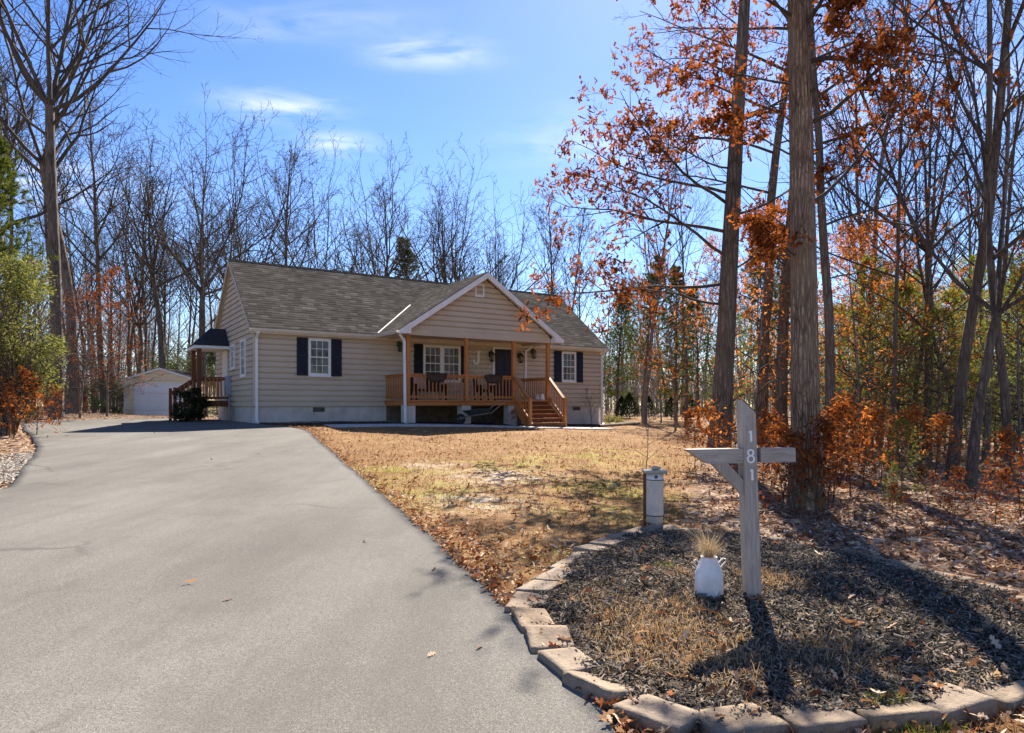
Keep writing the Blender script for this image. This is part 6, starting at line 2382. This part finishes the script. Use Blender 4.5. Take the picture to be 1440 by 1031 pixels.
def pine(name, seed, H, r0, clear, blen, needle_ln, wd, mat, bark='dark_bark', per=8, whorl=0.55, dens=5, droop=0.05):
    rng = random.Random(seed)
    rr_ = np.random.default_rng(seed)
    P = TP(H=H, r0=r0, clear=1, nch=(0,), maxl=0, k=(12, 6, 5, 3, 3), wander=(0.02, 0.08, 0.1, 0.1, 0.1), flare=0.3)
    out = tree_skel(seed, P)
    trunk = out[0]
    PP = TP(maxl=2, k=(12, 7, 4, 3, 3), nch=(0, 9, 0), ang=(0, 48, 40), ratio=(0, 0.34, 0.4), trop=(0, droop, 0.05, 0), wander=(0, 0.07, 0.1, 0.1, 0.1), twig_r=0.004)
    z = H * clear
    br = []
    while z < H * 0.99:
        t_ = (z - H * clear) / (H * (1 - clear))
        i_ = min(int(z / H * 11) + 2, len(trunk[1]) - 1)
        # interpolate the trunk point
        for i_ in range(len(trunk[1]) - 1):
            if trunk[1][i_ + 1].z >= z:
                break
        f_ = (z - trunk[1][i_].z) / max(1e-6, trunk[1][i_ + 1].z - trunk[1][i_].z)
        q = trunk[1][i_].lerp(trunk[1][i_ + 1], min(1, f_))
        n_ = rng.randint(3, 5)
        a0 = rng.uniform(0, 6.28)
        for b in range(n_):
            a = a0 + b * 6.28 / n_ + rng.uniform(-.3, .3)
            Lb = blen * (1.05 - t_) ** 0.7 * rng.uniform(0.6, 1.15) * (0.6 + 0.4 * min(1, t_ * 4))
            pt = radians(rng.uniform(-5, 18) + 35 * t_)
            d = Vector((cos(a) * cos(pt), sin(a) * cos(pt), sin(pt)))
            grow(rng, q.copy(), d, max(0.25, Lb), 0.012 * Lb + 0.006, 1, br, PP, 0.85, 0.2)
        z += whorl * rng.uniform(0.7, 1.3) * (1.1 - 0.4 * t_)
    pos, dr_ = [], []
    for (l, pts, rad) in br:
        m = dens if l == 2 else dens
        for c_ in range(m):
            f_ = (0.35 + 0.65 * (c_ + rng.random()) / m) * (len(pts) - 1)
            i_ = min(int(f_), len(pts) - 2)
            q = pts[i_].lerp(pts[i_ + 1], f_ - i_)
            pos.append(tuple(q)); dr_.append(tuple((pts[i_ + 1] - pts[i_]).normalized()))
    V, Fc, r = needles(np.array(pos), np.array(dr_), needle_ln, wd, rr_, per)
    r_ = empty(name)
    link_mesh('trunk', skel_mesh('trunk', out, (0,)), M[bark], r_)
    link_mesh('branches', skel_mesh('branches', br, (1, 2)), M['twig_bark'], r_)
    link_mesh('foliage', np_mesh('foliage', V, Fc, False, r), M[mat], r_)
    return r_


PN = [pine('pine_tree', 701, 13, 0.16, 0.16, 3.0, 0.2, 0.02, 'pine_needle', per=12, dens=6),
      pine('pine_tree', 702, 12, 0.15, 0.3, 2.9, 0.2, 0.02, 'pine_needle', per=12, dens=6),
      pine('pine_sapling', 703, 5.5, 0.05, 0.1, 1.7, 0.13, 0.009, 'sapling_needle', 'grey_bark', 5, 0.42),
      pine('pine_sapling', 704, 4.5, 0.045, 0.12, 1.8, 0.13, 0.009, 'sapling_needle', 'grey_bark', 5, 0.4)]
for b_i, px, d, sc, lab in ((0, 580, 62, 1.22, 'dark slender pine standing alone behind the house roof'), (1, -38, 21, 0.82, 'pine at the upper left edge above the holly'),
                        (1, 905, 43, 0.85, 'green pine past the right corner of the house with a bare lower trunk'), (0, 868, 50, 0.74, 'green pine close to the right corner of the house'), (0, 950, 44, 0.78, 'green pine left of the dark trunked oak'), (1, 982, 36, 0.62, 'green pine beside the dark trunked oak'),
                        (0, 1120, 34, 0.8, 'green pine behind the large oak'), (1, 1090, 42, 0.9, 'green pine seen between the dark trunks'), (0, 1460, 24, 0.7, 'green pine at the right edge of the woods'),
                        (2, 1225, 17.5, 0.95, 'soft yellow green pine sapling above the orange brush'), (3, 1262, 18.5, 1.05, 'yellow green pine sapling left of the two stemmed tree'), (2, 1290, 22, 1.05, 'yellow green pine sapling behind the two stemmed tree'), (3, 1345, 20, 1.1, 'yellow green pine sapling behind the straight dark trunk'), (2, 1410, 19, 1.05, 'yellow green pine sapling between the two leaning trees'), (3, 1445, 17, 1.1, 'yellow green pine sapling near the right edge'), (3, 1205, 21, 1.0, 'yellow green pine sapling just right of the large oak'), (2, 1240, 25, 1.2, 'taller pine sapling behind the orange saplings'), (3, 1320, 16.5, 0.85, 'small yellow green pine sapling left of the straight dark trunk'), (2, 1375, 23, 1.2, 'pine sapling behind the leaning Y shaped tree'), (3, 1425, 22, 1.2, 'pine sapling far back at the right edge'), (2, 1280, 28, 1.3, 'tall pine sapling deep in the right woods'),
                        (3, 1180, 24, 1.1, 'pine sapling right of the large oak, farther back'), (2, 1030, 30, 1.0, 'pine sapling between the two oaks'),
                        (3, 1268, 10.4, 0.27, 'tiny bright green pine seedling on the leaf litter'), (2, 1255, 9.0, 0.12, 'smallest green seedling in front of the pine seedling')):
    inst(PN[b_i], px, d, rt.uniform(0, 6.28), sc, lab)


def bushy(name, seed, H, rx, ry, n, leaf, size, trunk_r=0.05, zc=0.55, stems=5, tmpl=None, bark='grey_bark', lobes=9, lr=(0.28, 0.5)):
    """leafy shrub: stems, branching twigs and leaves clustered in irregular lobes"""
    rng = random.Random(seed)
    rr_ = np.random.default_rng(seed)
    br = []
    PP = TP(maxl=2, k=(8, 7, 4, 3, 3), nch=(0, 8, 0), ang=(0, 45, 40), ratio=(0, 0.4, 0.4), trop=(0, 0.03, 0.02, 0), wander=(0, 0.12, 0.15, 0.1, 0.1), twig_r=0.004)
    lob = []
    for q in range(lobes):
        a = rng.uniform(0, 6.28)
        rr2 = sqrt(rng.random())
        z = H * (zc + (1 - zc) * rng.uniform(-0.75, 0.85))
        sh = sqrt(max(0.05, 1 - ((z - H * zc) / (H * (1 - zc) + 0.01)) ** 2))
        c_ = Vector((cos(a) * rx * rr2 * sh * 0.8, sin(a) * ry * rr2 * sh * 0.8, z))
        lob.append((c_, rng.uniform(lr[0], lr[1]) * min(rx, ry)))
        st_ = Vector((rng.uniform(-.1, .1) * rx, rng.uniform(-.1, .1) * ry, -0.05))
        d = (c_ - st_)
        Ln = d.length
        grow(rng, st_, (d.normalized() + UPV * 0.25).normalized(), Ln, trunk_r * rng.uniform(0.4, 0.8), 1, br, PP, 0.8, 0.35)
    pos = []
    for c_, r in lob:
        m = int(n / lobes)
        u_ = rr_.normal(0, 1, (m, 3))
        u_ /= np.linalg.norm(u_, axis=1, keepdims=True)
        rad = r * rr_.uniform(0.25, 1.0, (m, 1)) ** 0.6
        pos.append(np.array(c_) + u_ * rad * np.array([1.25, 1.25, 0.8]))
    pos = np.concatenate(pos)
    pos = pos[pos[:, 2] > 0.02]
    V, Fc, r = scatter(OVAL if tmpl is None else tmpl, pos, rr_.uniform(size[0], size[1], len(pos)), rr_, 0.7, 0.5)
    r_ = empty(name)
    link_mesh('stems', skel_mesh('stems', br, (1, 2)), M[bark], r_)
    link_mesh('foliage', np_mesh('foliage', V, Fc, False, r), M[leaf], r_)
    return r_


hol = bushy('holly_tree', 801, 5.7, 2.1, 1.8, 17000, 'holly_leaf', (0.06, 0.12), 0.06, 0.55, 6, None, 'dark_bark', 75, (0.15, 0.3))
put(hol, 8, 18.5, 0, 0.9)
tag(hol, 'sunlit yellow green holly at the left edge of the driveway clearing', 'tree')
lau = [bushy('laurel_shrub', 810 + q, 2.6, 1.5, 1.3, 3200, 'laurel_leaf', (0.07, 0.12), 0.03, 0.5, 6, None, 'grey_bark', 12) for q in range(2)]
for b_i, px, d, sc, lab, grp in (
        (0, 145, 38, 0.75, None, 1), (1, 165, 40, 0.8, None, 1), (0, 128, 36, 0.6, None, 1), (1, 178, 44, 0.8, None, 1), (0, 70, 34, 0.6, None, 1), (1, 95, 36, 0.6, None, 1), (0, 40, 24, 0.45, None, 1),
        (0, 240, 50, 1.7, 'large grey green evergreen behind the garage roof', 0), (1, 272, 49, 1.9, 'tall evergreen shrub between the garage and the side porch', 0), (0, 300, 46, 1.9, 'evergreen shrub seen through the side porch opening', 0), (1, 312, 43, 1.2, 'evergreen shrub low behind the side porch', 0), (1, 205, 52, 1.2, 'evergreen shrub above the left garage eave', 0)):
    inst(lau[b_i], px, d, rt.uniform(0, 6.28), sc, lab or 'grey green evergreen undergrowth shrub left of the garage', 'shrub', 'evergreen undergrowth left of the garage' if grp else None)
for px, d, sc in ((935, 55, 0.8), (900, 58, 0.7), (1000, 50, 0.8), (1050, 45, 0.8), (1210, 34, 0.9), (1270, 30, 0.8), (1320, 33, 0.9), (1380, 30, 0.9), (1430, 28, 0.9), (1150, 40, 0.9)):
    inst(lau[rt.randint(0, 1)], px, d, rt.uniform(0, 6.28), sc, 'grey green undergrowth shrub deep in the woods at the right', 'shrub', 'undergrowth shrubs in the right woods')

dsh = bushy('dark_shrub', 820, 1.4, 0.68, 0.6, 7000, 'dark_shrub_leaf', (0.05, 0.09), 0.025, 0.48, 6, None, 'dark_bark', 15)
dp = hw(-1.55, 3.75)
dsh.location = (dp[0], dp[1], gz(*dp))
tag(dsh, 'dark rounded evergreen shrub in front of the side porch steps', 'shrub')

# row of small conical evergreens at the far end of the lawn
def cone_shrub(seed):
    rr_ = np.random.default_rng(seed)
    n = 1500
    t_ = rr_.uniform(0, 1, n) ** 0.8
    a = rr_.uniform(0, 2 * pi, n)
    r = 0.55 * np.sin(np.clip((1 - t_) * 1.9, 0, pi / 2)) * rr_.uniform(0.7, 1.05, n)
    pos = np.column_stack([r * np.cos(a), r * np.sin(a), 0.08 + t_ * 1.45])
    V, Fc, rn = scatter(OVAL, pos, rr_.uniform(0.07, 0.13, n), rr_, 0.6, 0.4, a, -1.0)
    r_ = empty('conical_shrub')
    st_ = MB().tube([(0, 0, -0.05), (0, 0, 1.3)], [0.03, 0.01], 6)
    st_.build('trunk', M['dark_bark'], r_)
    link_mesh('foliage', np_mesh('foliage', V, Fc, False, rn), M['dark_shrub_leaf'], r_)
    return r_


cs = cone_shrub(830)
for px, d, sc in ((874, 47, 1.0), (885, 46, 1.15), (912, 48, 1.0), (944, 46, 1.0), (970, 46, 1.1)):
    inst(cs, px, d, rt.uniform(0, 6.28), sc, 'small dark conical evergreen in the row at the far end of the lawn', 'shrub', 'row of conical evergreens beyond the lawn')
gt_ = bushy('green_shrub', 835, 0.5, 0.5, 0.5, 900, 'green_grass', (0.04, 0.07), 0.01, 0.4, 4, None, 'twig_bark', 7)
put(gt_, 861, 33)
tag(gt_, 'small light green shrub by the log past the right corner of the house', 'shrub')

# bare shrubs by the right end of the house, and the dead sapling on the lawn
PT_ = TP(H=1.7, r0=0.014, clear=0.08, maxl=2, nch=(12, 5), ang=(30, 35), ratio=(0.75, 0.5), trop=(0.04, 0.06, 0.03), k=(8, 6, 4, 3, 3), twig_r=0.004, flare=0, wander=(0.1, 0.1, 0.15, 0.2, 0.2))
bs = make_tree('bare_shrub', 840, PT_, 'twig_bark', 'twig_bark')
p_ = hw(14.6, -0.55); bs.location = (p_[0], p_[1], gz(*p_)); bs.scale = (1.1,) * 3
tag(bs, 'bare twiggy shrub against the wall below the right window', 'shrub')
b2 = make_tree('bare_shrub', 841, PT_, 'pale_bark', 'pale_bark')
p_ = hw(15.3, -1.0); b2.location = (p_[0], p_[1], gz(*p_)); b2.scale = (0.8,) * 3
tag(b2, 'small pale bare shrub at the right front corner of the house', 'shrub')
PD = TP(H=1.5, r0=0.012, clear=0.12, maxl=2, nch=(9, 4), ang=(55, 45), ratio=(0.5, 0.5), trop=(0.02, 0.03, 0.02), k=(8, 6, 4, 3, 3), twig_r=0.003, flare=0.3, wander=(0.06, 0.1, 0.15, 0.2, 0.2))
ds = make_tree('dead_sapling', 842, PD, 'twig_bark', 'twig_bark')
put(ds, 907, 12.5, 0.6, 0.95)
tag(ds, 'leafless dead sapling standing on the lawn behind the white pipe post', 'sapling')

# thin understory of bare brush in the woods
PU_ = TP(H=3.2, r0=0.018, clear=0.1, maxl=3, nch=(14, 6, 4), ang=(48, 42, 42), ratio=(0.6, 0.5, 0.5), trop=(0.03, 0.04, 0.02, 0), k=(8, 6, 4, 3, 3), twig_r=0.004, flare=0, wander=(0.08, 0.1, 0.15, 0.2, 0.2))
ub = [make_tree('bare_brush', 850 + q, PU_, 'twig_bark', 'twig_bark') for q in range(2)]
for q in range(28):
    left = q < 12
    px = rt.uniform(-20, 190) if left else rt.uniform(1150, 1500)
    d = rt.uniform(30, 48) if left else rt.uniform(11.5, 34)
    side = 'left' if left else 'right'
    inst(ub[q % 2], px, d, rt.uniform(0, 6.28), rt.uniform(0.6, 1.1), f'leafless brush in the undergrowth of the {side} woods', 'shrub', f'leafless brush in the {side} woods')

# ---------------------------------------------------------------- the far wood, one mass
def far_wood():
    rng = random.Random(99)
    protos = []
    for q in range(4):
        P = TP(H=17, r0=0.14, clear=0.35, maxl=3, nch=(15, 5, 3), ang=(42, 40, 42), ratio=(0.4, 0.5, 0.5), twig_r=0.012, k=(8, 5, 4, 3, 3))
        ot = tree_skel(900 + q, P)
        V, Q, b = [], [], 0
        by = {}
        for (l, pts, rad) in ot:
            by.setdefault((l, len(pts)), []).append((pts, rad))
        for (l, n), L_ in sorted(by.items()):
            v, f = tubes(np.array([[tuple(p) for p in a] for a, _ in L_]), np.array([r for _, r in L_]), (6, 3, 3, 3)[l])
            V.append(v); Q.append(f + b); b += len(v)
        protos.append((np.concatenate(V), np.concatenate(Q)))
    VV, QQ, b = [], [], 0
    for q in range(640):
        if q < 520:
            a = radians(rng.uniform(-50, 50))
            d = rng.uniform(66, 130)
        else:
            a = radians(rng.uniform(60, 300))
            d = rng.uniform(45, 90)
        x, y = d * sin(a), d * cos(a)
        v, f = protos[rng.randrange(4)]
        s_ = rng.uniform(0.6, 0.95) * (1.0 if abs(a) < 1 else 1.0)
        if abs(a) < 0.9 and 300 < CX + F * x / y < 860:
            s_ *= 0.8
        r = rng.uniform(0, 6.28)
        R = np.array([[cos(r), -sin(r), 0], [sin(r), cos(r), 0], [0, 0, 1]])
        VV.append((v @ R.T) * s_ + np.array([x, y, gz(x, y)]))
        QQ.append(f + b)
        b += len(v)
    # low leafless understory between the far trunks
    for q in range(3):
        P = TP(H=5.0, r0=0.03, clear=0.08, maxl=2, nch=(18, 7), ang=(48, 42), ratio=(0.5, 0.5), twig_r=0.012, k=(6, 5, 3, 3, 3), flare=0)
        ot = tree_skel(930 + q, P)
        V, Q, b2_ = [], [], 0
        by = {}
        for (l, pts, rad) in ot:
            by.setdefault((l, len(pts)), []).append((pts, rad))
        for (l, n), L_ in sorted(by.items()):
            v, f = tubes(np.array([[tuple(p) for p in a] for a, _ in L_]), np.array([r for _, r in L_]), 3)
            V.append(v); Q.append(f + b2_); b2_ += len(v)
        protos.append((np.concatenate(V), np.concatenate(Q)))
    for q in range(1500):
        a = radians(rng.uniform(-52, 52))
        d = rng.uniform(56, 110)
        x, y = d * sin(a), d * cos(a)
        v, f = protos[4 + rng.randrange(3)]
        s_ = rng.uniform(0.5, 1.3)
        r = rng.uniform(0, 6.28)
        R = np.array([[cos(r), -sin(r), 0], [sin(r), cos(r), 0], [0, 0, 1]])
        VV.append((v @ R.T) * s_ + np.array([x, y, gz(x, y)]))
        QQ.append(f + b)
        b += len(v)
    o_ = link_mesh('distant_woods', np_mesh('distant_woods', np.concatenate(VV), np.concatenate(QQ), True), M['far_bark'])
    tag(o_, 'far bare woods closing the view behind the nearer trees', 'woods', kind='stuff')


far_wood()
for pr in BP + beech + brush + PN + lau + ub:      # any prototype that was never set out
    if pr.name not in _used:
        for ch in list(pr.children):
            bpy.data.objects.remove(ch)
        bpy.data.objects.remove(pr)
